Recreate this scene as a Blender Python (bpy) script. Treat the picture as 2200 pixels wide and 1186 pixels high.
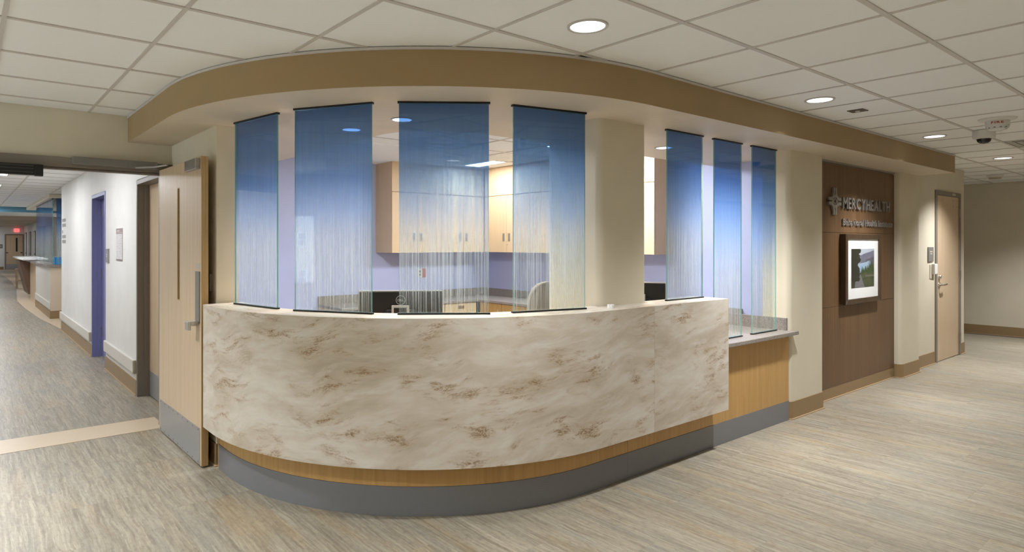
import bpy, bmesh, math, random
from mathutils import Vector, Matrix
random.seed(7)
for o in list(bpy.data.objects): bpy.data.objects.remove(o)
scene = bpy.context.scene
COL = scene.collection
PI = math.pi

# ------------------------------------------------------------------ camera
YAW, FPX, CX, YH, EYE = 0.90343, 1368.33, 1001.3, 524.32, 1.506
cam_d = bpy.data.cameras.new('camera'); cam = bpy.data.objects.new('camera', cam_d); COL.objects.link(cam)
cam_d.sensor_width = 36.0; cam_d.sensor_fit = 'HORIZONTAL'
cam_d.lens = 36.0 * FPX / 2200.0
cam_d.shift_x = (1100.0 - CX) / 2200.0
cam_d.shift_y = -(593.0 - YH) / 2200.0
cam_d.clip_start = 0.05; cam_d.clip_end = 300
cam.location = (0, 0, EYE); cam.rotation_euler = (PI / 2, 0, YAW - PI / 2)
scene.camera = cam

# ------------------------------------------------------------------ world, exposure, light levels
wd = bpy.data.worlds.new('overcast_sky'); scene.world = wd; wd.use_nodes = True
bg = wd.node_tree.nodes['Background']
bg.inputs['Color'].default_value = (0.78, 0.88, 1.0, 1); bg.inputs['Strength'].default_value = 16.0
vs = scene.view_settings
vs.view_transform = 'Standard'; vs.look = 'None'; vs.exposure = 0.07; vs.gamma = 1.0; vs.use_curve_mapping = False
P_DOWN, P_DESK, P_OFFICE, P_CORR = 29.0, 7.0, 72.0, 25.0
SPOT_GAIN = 11.5
C_DOWN = (0.97, 0.985, 1.0); C_DESK = (1.0, 0.80, 0.62); C_OFFICE = (0.88, 0.95, 1.0); C_CORR = (0.93, 0.96, 1.0)

# ------------------------------------------------------------------ key dimensions (metres)
T = 0.6096; GX, GY = 2.5778, 1.6681           # ceiling module and grid origin
ZC, ZS, ZO = 2.515, 2.314, 2.55               # lobby ceiling, soffit underside, office ceiling
ZT, ZG = 1.106, 0.765                         # transaction top, granite worktop
CCX, CCY = 2.99, 4.22                         # centre of the desk curve
SCX, SCY, SR = 3.148, 4.373, 2.128            # soffit curve

# ------------------------------------------------------------------ mesh builder
class MB:
    def __init__(s): s.v = []; s.f = []; s.m = []; s.uv = []
    def face(s, pts, mi=0, uv=None):
        b = len(s.v); s.v += [tuple(p) for p in pts]; s.f.append(tuple(range(b, b + len(pts)))); s.m.append(mi)
        s.uv.append(uv if uv else [(p[0], p[1]) for p in pts])
        return s
    def box(s, x0, x1, y0, y1, z0, z1, mi=0, sides=None):
        b = len(s.v)
        s.v += [(x0,y0,z0),(x1,y0,z0),(x1,y1,z0),(x0,y1,z0),(x0,y0,z1),(x1,y0,z1),(x1,y1,z1),(x0,y1,z1)]
        q = {'-z':(0,3,2,1),'+z':(4,5,6,7),'-y':(0,1,5,4),'+y':(2,3,7,6),'-x':(3,0,4,7),'+x':(1,2,6,5)}
        for k, f in q.items():
            s.f.append(tuple(b + i for i in f)); s.m.append((sides or {}).get(k, mi))
            P = [s.v[b + i] for i in f]
            s.uv.append([(p[0], p[2]) if k[1] == 'y' else (p[1], p[2]) if k[1] == 'x' else (p[0], p[1]) for p in P])
        return s
    def obox(s, c, ux, uy, hx, hy, z0, z1, mi=0):
        """box with its own horizontal axes ux, uy about c"""
        ux = Vector(ux).normalized(); uy = Vector(uy).normalized(); c = Vector(c)
        P = [c + ux * a * hx + uy * d * hy for a, d in ((-1,-1),(1,-1),(1,1),(-1,1))]
        return s.prism([(p.x, p.y) for p in P], z0, z1, mi)
    def prism(s, poly, z0, z1, mi=0, top=None, bot=None, side=None):
        n = len(poly); b = len(s.v)
        s.v += [(x, y, z0) for x, y in poly] + [(x, y, z1) for x, y in poly]
        d = 0.0
        for i in range(n):
            j = (i + 1) % n
            L = math.dist(poly[i], poly[j])
            s.f.append((b + i, b + j, b + n + j, b + n + i)); s.m.append(mi if side is None else side)
            s.uv.append([(d, z0), (d + L, z0), (d + L, z1), (d, z1)]); d += L
        s.f.append(tuple(b + n + i for i in range(n))); s.m.append(mi if top is None else top); s.uv.append([tuple(p) for p in poly])
        s.f.append(tuple(b + i for i in reversed(range(n)))); s.m.append(mi if bot is None else bot); s.uv.append([tuple(p) for p in reversed(poly)])
        return s
    def strip(s, outer, inner, z0, z1, mi=0):
        """a curved wall between two plan polylines of equal length; uv = arc length, height"""
        d = 0.0
        for i in range(len(outer) - 1):
            a, c, e, g = outer[i], outer[i+1], inner[i], inner[i+1]
            L = math.dist(a, c); t = z1 - z0
            s.face([(*a, z0), (*c, z0), (*c, z1), (*a, z1)], mi, [(d, z0), (d+L, z0), (d+L, z1), (d, z1)])
            s.face([(*g, z0), (*e, z0), (*e, z1), (*g, z1)], mi, [(d+L, z0), (d, z0), (d, z1), (d+L, z1)])
            s.face([(*a, z1), (*c, z1), (*g, z1), (*e, z1)], mi, [(d, z1), (d+L, z1), (d+L, z1 + math.dist(c, g)), (d, z1 + math.dist(a, e))])
            s.face([(*e, z0), (*g, z0), (*c, z0), (*a, z0)], mi, [(d, z0 - .1), (d+L, z0 - .1), (d+L, z0), (d, z0)])
            d += L
        a, e = outer[0], inner[0]; s.face([(*e, z0), (*a, z0), (*a, z1), (*e, z1)], mi, [(-math.dist(a, e), z0), (0, z0), (0, z1), (-math.dist(a, e), z1)])
        a, e = outer[-1], inner[-1]; s.face([(*a, z0), (*e, z0), (*e, z1), (*a, z1)], mi, [(d, z0), (d + math.dist(a, e), z0), (d + math.dist(a, e), z1), (d, z1)])
        return s
    def revolve(s, prof, c, axis='z', n=32, mi=0):
        """prof = [(radius, height)...] revolved about an axis through c"""
        b = len(s.v); c = Vector(c)
        for r, hgt in prof:
            for k in range(n):
                a = 2 * PI * k / n; p = (r * math.cos(a), r * math.sin(a), hgt)
                if axis == 'y': p = (p[0], p[2], p[1])
                if axis == 'x': p = (p[2], p[0], p[1])
                s.v.append(tuple(c + Vector(p)))
        for i in range(len(prof) - 1):
            for k in range(n):
                j = (k + 1) % n
                s.f.append((b + i*n + k, b + i*n + j, b + (i+1)*n + j, b + (i+1)*n + k)); s.m.append(mi); s.uv.append([(0, 0)] * 4)
        for i, rev in ((0, True), (len(prof) - 1, False)):
            if prof[i][0] > 1e-5:
                f = [b + i*n + k for k in range(n)]
                s.f.append(tuple(reversed(f)) if rev else tuple(f)); s.m.append(mi); s.uv.append([(0, 0)] * n)
        return s
    def tube(s, pts, r, n=10, mi=0):
        pts = [Vector(p) for p in pts]; b = len(s.v); up = Vector((0, 0, 1))
        for i, p in enumerate(pts):
            t = (pts[min(i+1, len(pts)-1)] - pts[max(i-1, 0)]).normalized()
            a = t.cross(up)
            if a.length < 1e-3: a = t.cross(Vector((1, 0, 0)))
            a.normalize(); e = t.cross(a).normalized()
            for k in range(n):
                w = 2 * PI * k / n; s.v.append(tuple(p + a * r * math.cos(w) + e * r * math.sin(w)))
        for i in range(len(pts) - 1):
            for k in range(n):
                j = (k + 1) % n
                s.f.append((b+i*n+k, b+i*n+j, b+(i+1)*n+j, b+(i+1)*n+k)); s.m.append(mi); s.uv.append([(0, 0)] * 4)
        for i, rev in ((0, False), (len(pts) - 1, True)):
            f = [b + i*n + k for k in range(n)]; s.f.append(tuple(reversed(f)) if rev else tuple(f)); s.m.append(mi); s.uv.append([(0, 0)] * n)
        return s
    def build(s, name, mats, parent=None, bevel=0.0, smooth=False, seg=2, local=False):
        """link as ONE mesh object. coordinates are world ones unless local; the parent's place is taken off"""
        if not isinstance(mats, (list, tuple)): mats = [mats]
        off = Vector((0, 0, 0))
        if not local:
            p = parent
            while p is not None: off += p.location; p = p.parent
        me = bpy.data.meshes.new(name)
        me.from_pydata([tuple(Vector(v) - off) for v in s.v], [], s.f)
        for m in mats: me.materials.append(m)
        me.polygons.foreach_set('material_index', s.m)
        uvl = me.uv_layers.new(name='UVMap'); flat = [c for f in s.uv for q in f for c in q]
        uvl.data.foreach_set('uv', flat)
        bm = bmesh.new(); bm.from_mesh(me)
        bmesh.ops.remove_doubles(bm, verts=bm.verts, dist=1e-5)
        bmesh.ops.recalc_face_normals(bm, faces=bm.faces)
        bm.to_mesh(me); bm.free()
        if smooth:
            me.polygons.foreach_set('use_smooth', [True] * len(me.polygons))
            me.set_sharp_from_angle(angle=math.radians(35))
        me.update()
        o = bpy.data.objects.new(name, me); COL.objects.link(o)
        if parent is not None: o.parent = parent
        if bevel > 0:
            bv = o.modifiers.new('edge', 'BEVEL'); bv.width = bevel; bv.segments = seg; bv.limit_method = 'ANGLE'; bv.angle_limit = math.radians(40)
        return o

def tag(o, label=None, cat=None, group=None, kind=None):
    if label: o['label'] = label
    if cat: o['category'] = cat
    if group: o['group'] = group
    if kind: o['kind'] = kind
    return o
def thing(name, loc, label, cat, group=None, rz=0.0, kind=None):
    o = bpy.data.objects.new(name, None); COL.objects.link(o); o.empty_display_size = .1
    o.location = loc; o.rotation_euler = (0, 0, rz)
    return tag(o, label, cat, group, kind)
def copy_tree(o, parent=None):
    c = o.copy(); COL.objects.link(c); c.parent = parent
    for ch in list(o.children): copy_tree(ch, c)
    return c
def struct(mb, name, mats, label, parent=None, cat=None, **k):
    o = mb.build(name, mats, parent, **k)
    if parent is None: tag(o, label, cat or 'wall', None, 'structure')
    return o
def glyph_mesh(ch, font_size=1.0, depth=.02, fat=0.0):
    cu = bpy.data.curves.new('glyph', 'FONT'); cu.body = ch; cu.size = font_size; cu.extrude = depth / 2; cu.offset = fat; cu.resolution_u = 3
    ob = bpy.data.objects.new('glyph', cu); COL.objects.link(ob)
    dg = bpy.context.evaluated_depsgraph_get(); dg.update()
    me = bpy.data.meshes.new_from_object(ob.evaluated_get(dg))
    V = [tuple(v.co) for v in me.vertices]; F = [tuple(p.vertices) for p in me.polygons]
    bpy.data.objects.remove(ob); bpy.data.curves.remove(cu); bpy.data.meshes.remove(me)
    return V, F
def letters(text, x0, x1, base, cap, place, mat, parent, depth=.015, fat=0.0, gap=.09, name='letter', joined=False):
    """raised lettering fitted between x0 and x1; place(u, v, w) gives the world point"""
    G = []; cur = 0.0
    for ch in text:
        if ch == ' ': cur += .30; continue
        V, F = glyph_mesh(ch, 1.0, .1, fat)
        if not V: continue
        a = min(v[0] for v in V); b = max(v[0] for v in V)
        G.append((V, F, cur - a)); cur += (b - a) + gap
    cur -= gap
    V0, _ = glyph_mesh('H', 1.0, .1, fat); ch_ = max(v[1] for v in V0) - min(v[1] for v in V0)
    sx = (x1 - x0) / cur; sy = cap / ch_; out = []
    allm = MB()
    for V, F, off in G:
        mb = allm if joined else MB(); b = len(mb.v)
        mb.v += [tuple(place(x0 + (v[0] + off) * sx, base + v[1] * sy, (v[2] / .1 + .5) * depth)) for v in V]
        for f in F: mb.f.append(tuple(b + i for i in f)); mb.m.append(0); mb.uv.append([(0, 0)] * len(f))
        if not joined: out.append(mb.build(name, mat, parent))
    if joined: out.append(allm.build(name, mat, parent))
    return out

# ------------------------------------------------------------------ materials
def newmat(name):
    m = bpy.data.materials.new(name); m.use_nodes = True
    nt = m.node_tree; bs = nt.nodes['Principled BSDF']
    return m, nt, bs
def N(nt, typ, **k):
    n = nt.nodes.new(typ)
    for a, v in k.items():
        if a == 'inp':
            for i, val in v.items(): n.inputs[i].default_value = val
        else: setattr(n, a, v)
    return n
def math_(nt, op, a, b=None, clamp=False):
    n = nt.nodes.new('ShaderNodeMath'); n.operation = op; n.use_clamp = clamp
    for i, q in enumerate((a, b)):
        if q is None: continue
        if isinstance(q, (int, float)): n.inputs[i].default_value = q
        else: nt.links.new(q, n.inputs[i])
    return n.outputs[0]
def ramp(nt, fac, stops, interp='LINEAR'):
    r = nt.nodes.new('ShaderNodeValToRGB'); r.color_ramp.interpolation = interp
    el = r.color_ramp.elements
    while len(el) > len(stops): el.remove(el[-1])
    while len(el) < len(stops): el.new(1.0)
    for e, (p, c) in zip(el, stops):
        e.position = p; e.color = (*c, 1) if len(c) == 3 else c
    nt.links.new(fac, r.inputs[0]); return r.outputs[0]
def mixc(nt, fac, a, b, mode='MIX'):
    n = nt.nodes.new('ShaderNodeMix'); n.data_type = 'RGBA'; n.blend_type = mode
    for i, q in ((0, fac), (6, a), (7, b)):
        if isinstance(q, (int, float)): n.inputs[i].default_value = q
        elif isinstance(q, tuple): n.inputs[i].default_value = (*q, 1) if len(q) == 3 else q
        else: nt.links.new(q, n.inputs[i])
    return n.outputs[2]
def wpos(nt, scale=(1, 1, 1), src='pos', rot=(0, 0, 0)):
    if src == 'pos': o = nt.nodes.new('ShaderNodeNewGeometry').outputs['Position']
    elif src == 'uv': o = nt.nodes.new('ShaderNodeTexCoord').outputs['UV']
    else: o = nt.nodes.new('ShaderNodeTexCoord').outputs['Object']
    mp = nt.nodes.new('ShaderNodeMapping'); nt.links.new(o, mp.inputs[0]); mp.inputs['Scale'].default_value = scale; mp.inputs['Rotation'].default_value = rot
    return mp.outputs[0]
def noise(nt, vec, scale=1.0, detail=2.0, rough=.5, dist=0.0, dims='3D'):
    n = nt.nodes.new('ShaderNodeTexNoise'); n.noise_dimensions = dims
    if vec is not None: nt.links.new(vec, n.inputs['Vector'])
    n.inputs['Scale'].default_value = scale; n.inputs['Detail'].default_value = detail
    n.inputs['Roughness'].default_value = rough; n.inputs['Distortion'].default_value = dist
    return n.outputs[0]
def bump(nt, bs, hgt, dist=.001, strength=.5):
    b = nt.nodes.new('ShaderNodeBump'); b.inputs['Distance'].default_value = dist; b.inputs['Strength'].default_value = strength
    nt.links.new(hgt, b.inputs['Height']); nt.links.new(b.outputs[0], bs.inputs['Normal'])
def paint(name, c, rough=.55, spec=.3, peel=.3):
    m, nt, bs = newmat(name)
    v = wpos(nt)
    n1 = noise(nt, v, 3.0, 2)
    col = mixc(nt, ramp(nt, n1, [(.3, (0, 0, 0)), (.7, (1, 1, 1))]), tuple(x * .97 for x in c), tuple(min(1, x * 1.03) for x in c))
    nt.links.new(col, bs.inputs['Base Color'])
    bs.inputs['Roughness'].default_value = rough; bs.inputs['Specular IOR Level'].default_value = spec
    if peel: bump(nt, bs, noise(nt, v, 220, 2), .0006, peel)
    return m
def metal(name, c, rough=.35, brushed=True):
    m, nt, bs = newmat(name)
    bs.inputs['Metallic'].default_value = 1.0
    v = wpos(nt, (6, 6, 300))
    n = noise(nt, v, 1.0, 2)
    col = mixc(nt, n, tuple(x * .88 for x in c), tuple(min(1, x * 1.1) for x in c))
    nt.links.new(col, bs.inputs['Base Color'])
    bs.inputs['Roughness'].default_value = rough
    return m
def veneer(name, dark, mid, light, fine=55.0, lng=1.1, rough=.38, src='pos', contrast=1.0, spec=.4):
    """straight vertical grain, quarter-cut flake and slow colour drift"""
    m, nt, bs = newmat(name)
    g = noise(nt, wpos(nt, (fine, fine, lng), src), 1.0, 4, .6, .3)
    f = noise(nt, wpos(nt, (fine * 5, fine * 5, 14), src), 1.0, 2, .5)
    w = noise(nt, wpos(nt, (3.2, 3.2, .25), src), 1.0, 2, .5)
    a = .5 - .17 / max(.3, 1) * contrast; b = .5 + .17 * contrast
    col = ramp(nt, g, [(.28, dark), (.5, mid), (.72, light)])
    col = mixc(nt, math_(nt, 'MULTIPLY', ramp(nt, f, [(.45, (0, 0, 0)), (.75, (1, 1, 1))]), .25 * contrast), col, dark)
    col = mixc(nt, math_(nt, 'MULTIPLY', ramp(nt, w, [(.35, (0, 0, 0)), (.65, (1, 1, 1))]), .35), col, light)
    nt.links.new(col, bs.inputs['Base Color'])
    bs.inputs['Roughness'].default_value = rough; bs.inputs['Specular IOR Level'].default_value = spec
    bump(nt, bs, g, .0004, .25)
    return m
def emit(name, c, s):
    m, nt, bs = newmat(name)
    bs.inputs['Base Color'].default_value = (.8, .8, .8, 1)
    bs.inputs['Emission Color'].default_value = (*c, 1); bs.inputs['Emission Strength'].default_value = s
    return m
def plain(name, c, rough=.5, spec=.4, metallic=0.0, trans=0.0):
    m, nt, bs = newmat(name)
    n = noise(nt, wpos(nt), 40, 2)
    nt.links.new(mixc(nt, n, tuple(x * .96 for x in c), tuple(min(1, x * 1.04) for x in c)), bs.inputs['Base Color'])
    bs.inputs['Roughness'].default_value = rough; bs.inputs['Specular IOR Level'].default_value = spec; bs.inputs['Metallic'].default_value = metallic
    bs.inputs['Transmission Weight'].default_value = trans
    return m

M = {}
M['cream'] = paint('cream_wall_paint', (.68, .62, .495))
M['white'] = paint('white_corridor_paint', (.76, .75, .73))
M['tan'] = paint('tan_soffit_paint', (.36, .255, .13))
M['under'] = paint('pale_tan_soffit_underside', (.64, .55, .43))
M['purple'] = paint('lavender_wall_paint', (.50, .53, .76))
M['tile'] = None
M['bar'] = plain('ceiling_grid_steel', (.58, .55, .52), .5)
M['base'] = plain('tan_rubber_base', (.30, .20, .10), .45)
M['base_lip'] = plain('base_lip', (.48, .34, .20), .5)
M['bronze'] = plain('dark_bronze_frame', (.22, .19, .16), .4)
M['bluep'] = plain('blue_door_paint', (.20, .21, .41), .4)
M['blued'] = plain('blue_door_leaf_paint', (.17, .175, .38), .4)
M['maple'] = veneer('maple_cabinet_veneer', (.58, .42, .25), (.63, .47, .30), (.67, .51, .335), 30, .9, contrast=.6)
M['honey'] = veneer('honey_maple_desk_veneer', (.46, .265, .085), (.53, .315, .11), (.58, .355, .135), 42, 1.4, contrast=.6)
M['birch'] = veneer('pale_maple_door_veneer', (.53, .39, .25), (.585, .44, .29), (.635, .485, .33), 34, .8, .33, contrast=.6)
M['edgewood'] = veneer('door_edge_wood', (.36, .24, .10), (.46, .31, .14), (.54, .38, .19), 60, 2)
M['walnut'] = veneer('walnut_panel_veneer', (.082, .042, .019), (.142, .077, .036), (.21, .121, .060), 85, .25, .42, contrast=1.6)
M['frame'] = veneer('dark_picture_frame_wood', (.035, .02, .012), (.06, .036, .02), (.09, .055, .03), 50, 2, .35)
M['kick'] = plain('grey_toe_kick_laminate', (.20, .20, .215), .35)
M['steel'] = metal('brushed_steel', (.42, .41, .40), .36)
M['steelplate'] = plain('kick_plate_steel', (.38, .38, .385), .38, .5, .55)
M['nickel'] = metal('satin_nickel', (.62, .60, .57), .28)
M['black'] = plain('black_plastic', (.012, .012, .013), .35)
M['channel'] = plain('black_glass_channel', (.010, .011, .014), .4)
M['whitepl'] = plain('white_plastic', (.70, .69, .66), .4)
M['greypl'] = plain('grey_plastic', (.20, .19, .175), .5)
M['putty'] = plain('putty_plastic', (.52, .47, .38), .45)
M['guard'] = plain('pale_wall_guard', (.66, .63, .58), .4)
M['white_lens'] = emit('downlight_lens', (.88, .94, 1.0), 2.6)
M['troffer_lens'] = emit('troffer_lens', (.95, .97, 1.0), 6.0)
M['exit'] = emit('exit_sign_face', (1.0, .12, .12), 1.3)
M['lettersteel'] = plain('satin_letter_metal', (.30, .28, .255), .4, .5, .35)
M['silver'] = plain('silver_plastic', (.55, .56, .58), .3, .5, .6)
M['red'] = plain('red_print', (.42, .05, .03), .5)
M['clear'] = plain('clear_lens', (.62, .62, .60), .12, .6)
M['tape'] = plain('white_tape', (.86, .86, .85), .5)
M['fabric'] = plain('beige_chair_fabric', (.33, .28, .23), .9, .1)
M['darkfab'] = plain('black_chair_mesh', (.012, .012, .014), .8, .2)
M['teal'] = paint('blue_soffit_paint', (.12, .28, .40))
M['bluebox'] = plain('bright_blue_plastic', (.02, .32, .75), .35)
M['facade'] = paint('pale_brick_render', (.17, .16, .14), .8)
M['pane'] = plain('window_pane_dark', (.04, .05, .065), .15, .6)
M['winwhite'] = plain('white_window_frame', (.30, .30, .30), .5)
M['brownslant'] = veneer('brown_counter_panel', (.10, .06, .04), (.15, .09, .06), (.20, .13, .09), 50, 1)
M['inlay'] = plain('cream_floor_inlay', (.62, .50, .36), .4)

def ceiling_tile_mat():
    m, nt, bs = newmat('mineral_ceiling_tile')
    v = wpos(nt)
    n = noise(nt, v, 160, 3, .6)
    oi = nt.nodes.new('ShaderNodeObjectInfo')
    col = mixc(nt, n, (.83, .835, .83), (.90, .905, .90))
    col = mixc(nt, math_(nt, 'MULTIPLY', oi.outputs['Random'], .35), col, (.88, .885, .88))
    nt.links.new(col, bs.inputs['Base Color']); bs.inputs['Roughness'].default_value = .9; bs.inputs['Specular IOR Level'].default_value = .1
    bump(nt, bs, n, .002, .35)
    return m
M['tile'] = ceiling_tile_mat()

PW, PL = 0.457, 0.914     # vinyl tile
def floor_mat():
    """vinyl planks with long streaks of beige, grey and ochre; every plank takes its own stretch of the print"""
    m, nt, bs = newmat('striated_vinyl_plank')
    geo = nt.nodes.new('ShaderNodeNewGeometry'); sep = nt.nodes.new('ShaderNodeSeparateXYZ'); nt.links.new(geo.outputs['Position'], sep.inputs[0])
    X, Y = sep.outputs[0], sep.outputs[1]
    ix = math_(nt, 'FLOOR', math_(nt, 'DIVIDE', X, PW))
    sh = math_(nt, 'MULTIPLY', math_(nt, 'FRACT', math_(nt, 'MULTIPLY', ix, .377)), PL)
    iy = math_(nt, 'FLOOR', math_(nt, 'DIVIDE', math_(nt, 'ADD', Y, sh), PL))
    cmb = nt.nodes.new('ShaderNodeCombineXYZ'); nt.links.new(ix, cmb.inputs[0]); nt.links.new(iy, cmb.inputs[1])
    wn = nt.nodes.new('ShaderNodeTexWhiteNoise'); wn.noise_dimensions = '2D'; nt.links.new(cmb.outputs[0], wn.inputs['Vector'])
    hsh = wn.outputs['Value']
    def coords(sx, sy, k):
        c = nt.nodes.new('ShaderNodeCombineXYZ')
        nt.links.new(math_(nt, 'MULTIPLY', X, sx), c.inputs[0]); nt.links.new(math_(nt, 'ADD', math_(nt, 'MULTIPLY', Y, sy), math_(nt, 'MULTIPLY', hsh, k)), c.inputs[1])
        nt.links.new(math_(nt, 'MULTIPLY', hsh, 7.0), c.inputs[2]); return c.outputs[0]
    wv = nt.nodes.new('ShaderNodeCombineXYZ'); nt.links.new(X, wv.inputs[0]); nt.links.new(Y, wv.inputs[1]); nt.links.new(math_(nt, 'MULTIPLY', hsh, 5.0), wv.inputs[2])
    X = math_(nt, 'ADD', X, math_(nt, 'MULTIPLY', math_(nt, 'SUBTRACT', noise(nt, wv.outputs[0], 3.4, 3, .55), .5), .035))
    a = noise(nt, coords(27, 1.0, 31), 1.0, 6, .66, .12)
    b = noise(nt, coords(75, 3.2, 17), 1.0, 5, .68, .4)
    o = noise(nt, coords(6, .8, 3), 1.0, 4, .58)
    d = noise(nt, coords(60, 26, 5), 1.0, 4, .66)
    col = ramp(nt, a, [(.28, (.235, .205, .165)), (.41, (.305, .27, .215)), (.52, (.37, .33, .265)), (.63, (.425, .385, .315)), (.74, (.49, .455, .39))])
    col = mixc(nt, ramp(nt, b, [(.50, (0, 0, 0)), (.66, (.75, .75, .75))]), col, (.55, .51, .42))
    col = mixc(nt, ramp(nt, b, [(.32, (.65, .65, .65)), (.47, (0, 0, 0))]), col, (.18, .155, .13))
    col = mixc(nt, ramp(nt, o, [(.54, (0, 0, 0)), (.70, (.42, .42, .42))]), col, (.47, .34, .19))
    col = mixc(nt, ramp(nt, o, [(.28, (.55, .55, .55)), (.46, (0, 0, 0))]), col, (.30, .31, .305))
    col = mixc(nt, ramp(nt, d, [(.34, (.35, .35, .35)), (.48, (0, 0, 0))]), col, (.19, .165, .135))
    col = mixc(nt, ramp(nt, d, [(.54, (0, 0, 0)), (.68, (.3, .3, .3))]), col, (.52, .49, .42))
    col = mixc(nt, 1.0, col, (.84, .82, .77), 'MULTIPLY')
    nt.links.new(col, bs.inputs['Base Color'])
    r = nt.nodes.new('ShaderNodeMapRange'); nt.links.new(a, r.inputs[0]); r.inputs[3].default_value = .34; r.inputs[4].default_value = .48
    nt.links.new(r.outputs[0], bs.inputs['Roughness']); bs.inputs['Specular IOR Level'].default_value = .42
    bump(nt, bs, b, .0008, .3)
    return m
M['floor'] = floor_mat()

def stone_mat():
    """cream solid surface with swept veils and rust-brown flecks; uv in metres along the curve"""
    m, nt, bs = newmat('cream_veined_solid_surface')
    w = wpos(nt, (1, 1, 1), 'uv')
    wn = nt.nodes.new('ShaderNodeTexNoise'); nt.links.new(w, wn.inputs['Vector']); wn.inputs['Scale'].default_value = 1.7; wn.inputs['Detail'].default_value = 2
    off = nt.nodes.new('ShaderNodeVectorMath'); off.operation = 'MULTIPLY_ADD'
    nt.links.new(wn.outputs['Color'], off.inputs[0]); off.inputs[1].default_value = (.24, .24, 0); nt.links.new(w, off.inputs[2])
    def mp(scale, rot):
        r = nt.nodes.new('ShaderNodeMapping'); r.vector_type = 'POINT'; nt.links.new(off.outputs[0], r.inputs[0]); r.inputs['Rotation'].default_value = (0, 0, rot)
        s = nt.nodes.new('ShaderNodeMapping'); nt.links.new(r.outputs[0], s.inputs[0]); s.inputs['Scale'].default_value = scale
        return s.outputs[0]
    veil = noise(nt, mp((1.5, 4.6, 1), -.12), 1.0, 8, .66, .2)
    veil2 = noise(nt, mp((2.6, 12, 1), -.20), 1.0, 6, .65, .2)
    fleck = noise(nt, mp((5.2, 18, 1), -.10), 1.0, 8, .70, .3)
    area = noise(nt, mp((2.3, 4.6, 1), -.12), 1.0, 3, .55)
    grit = noise(nt, mp((60, 130, 1), -.10), 1.0, 4, .7)
    col = ramp(nt, veil, [(.31, (.50, .425, .335)), (.43, (.59, .52, .43)), (.56, (.68, .62, .545)), (.69, (.77, .735, .68))])
    col = mixc(nt, ramp(nt, veil2, [(.50, (0, 0, 0)), (.68, (.65, .65, .65))]), col, (.77, .745, .705))
    gr = ramp(nt, grit, [(.34, (.25, .25, .25)), (.60, (1, 1, 1))])
    brown = math_(nt, 'MULTIPLY', math_(nt, 'MULTIPLY', ramp(nt, fleck, [(.48, (0, 0, 0)), (.62, (1, 1, 1))]), ramp(nt, area, [(.46, (.03, .03, .03)), (.56, (1, 1, 1))])), gr)
    col = mixc(nt, math_(nt, 'MULTIPLY', brown, .85), col, (.42, .28, .15))
    dark = math_(nt, 'MULTIPLY', math_(nt, 'MULTIPLY', ramp(nt, fleck, [(.53, (0, 0, 0)), (.63, (1, 1, 1))]), ramp(nt, area, [(.47, (0, 0, 0)), (.57, (1, 1, 1))])), ramp(nt, grit, [(.44, (0, 0, 0)), (.56, (1, 1, 1))]))
    col = mixc(nt, math_(nt, 'MULTIPLY', dark, .75), col, (.22, .125, .055))
    nt.links.new(col, bs.inputs['Base Color']); bs.inputs['Roughness'].default_value = .33; bs.inputs['Specular IOR Level'].default_value = .4
    return m
M['stone'] = stone_mat()
def granite_mat():
    m, nt, bs = newmat('speckled_grey_granite_top')
    v = wpos(nt)
    n = noise(nt, v, 260, 2, .6); n2 = noise(nt, v, 110, 2, .5)
    col = ramp(nt, n, [(.35, (.10, .085, .075)), (.5, (.24, .21, .19)), (.66, (.46, .42, .385))])
    col = mixc(nt, ramp(nt, n2, [(.5, (0, 0, 0)), (.62, (.6, .6, .6))]), col, (.36, .29, .25))
    nt.links.new(col, bs.inputs['Base Color']); bs.inputs['Roughness'].default_value = .3
    return m
M['granite'] = granite_mat()
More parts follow.
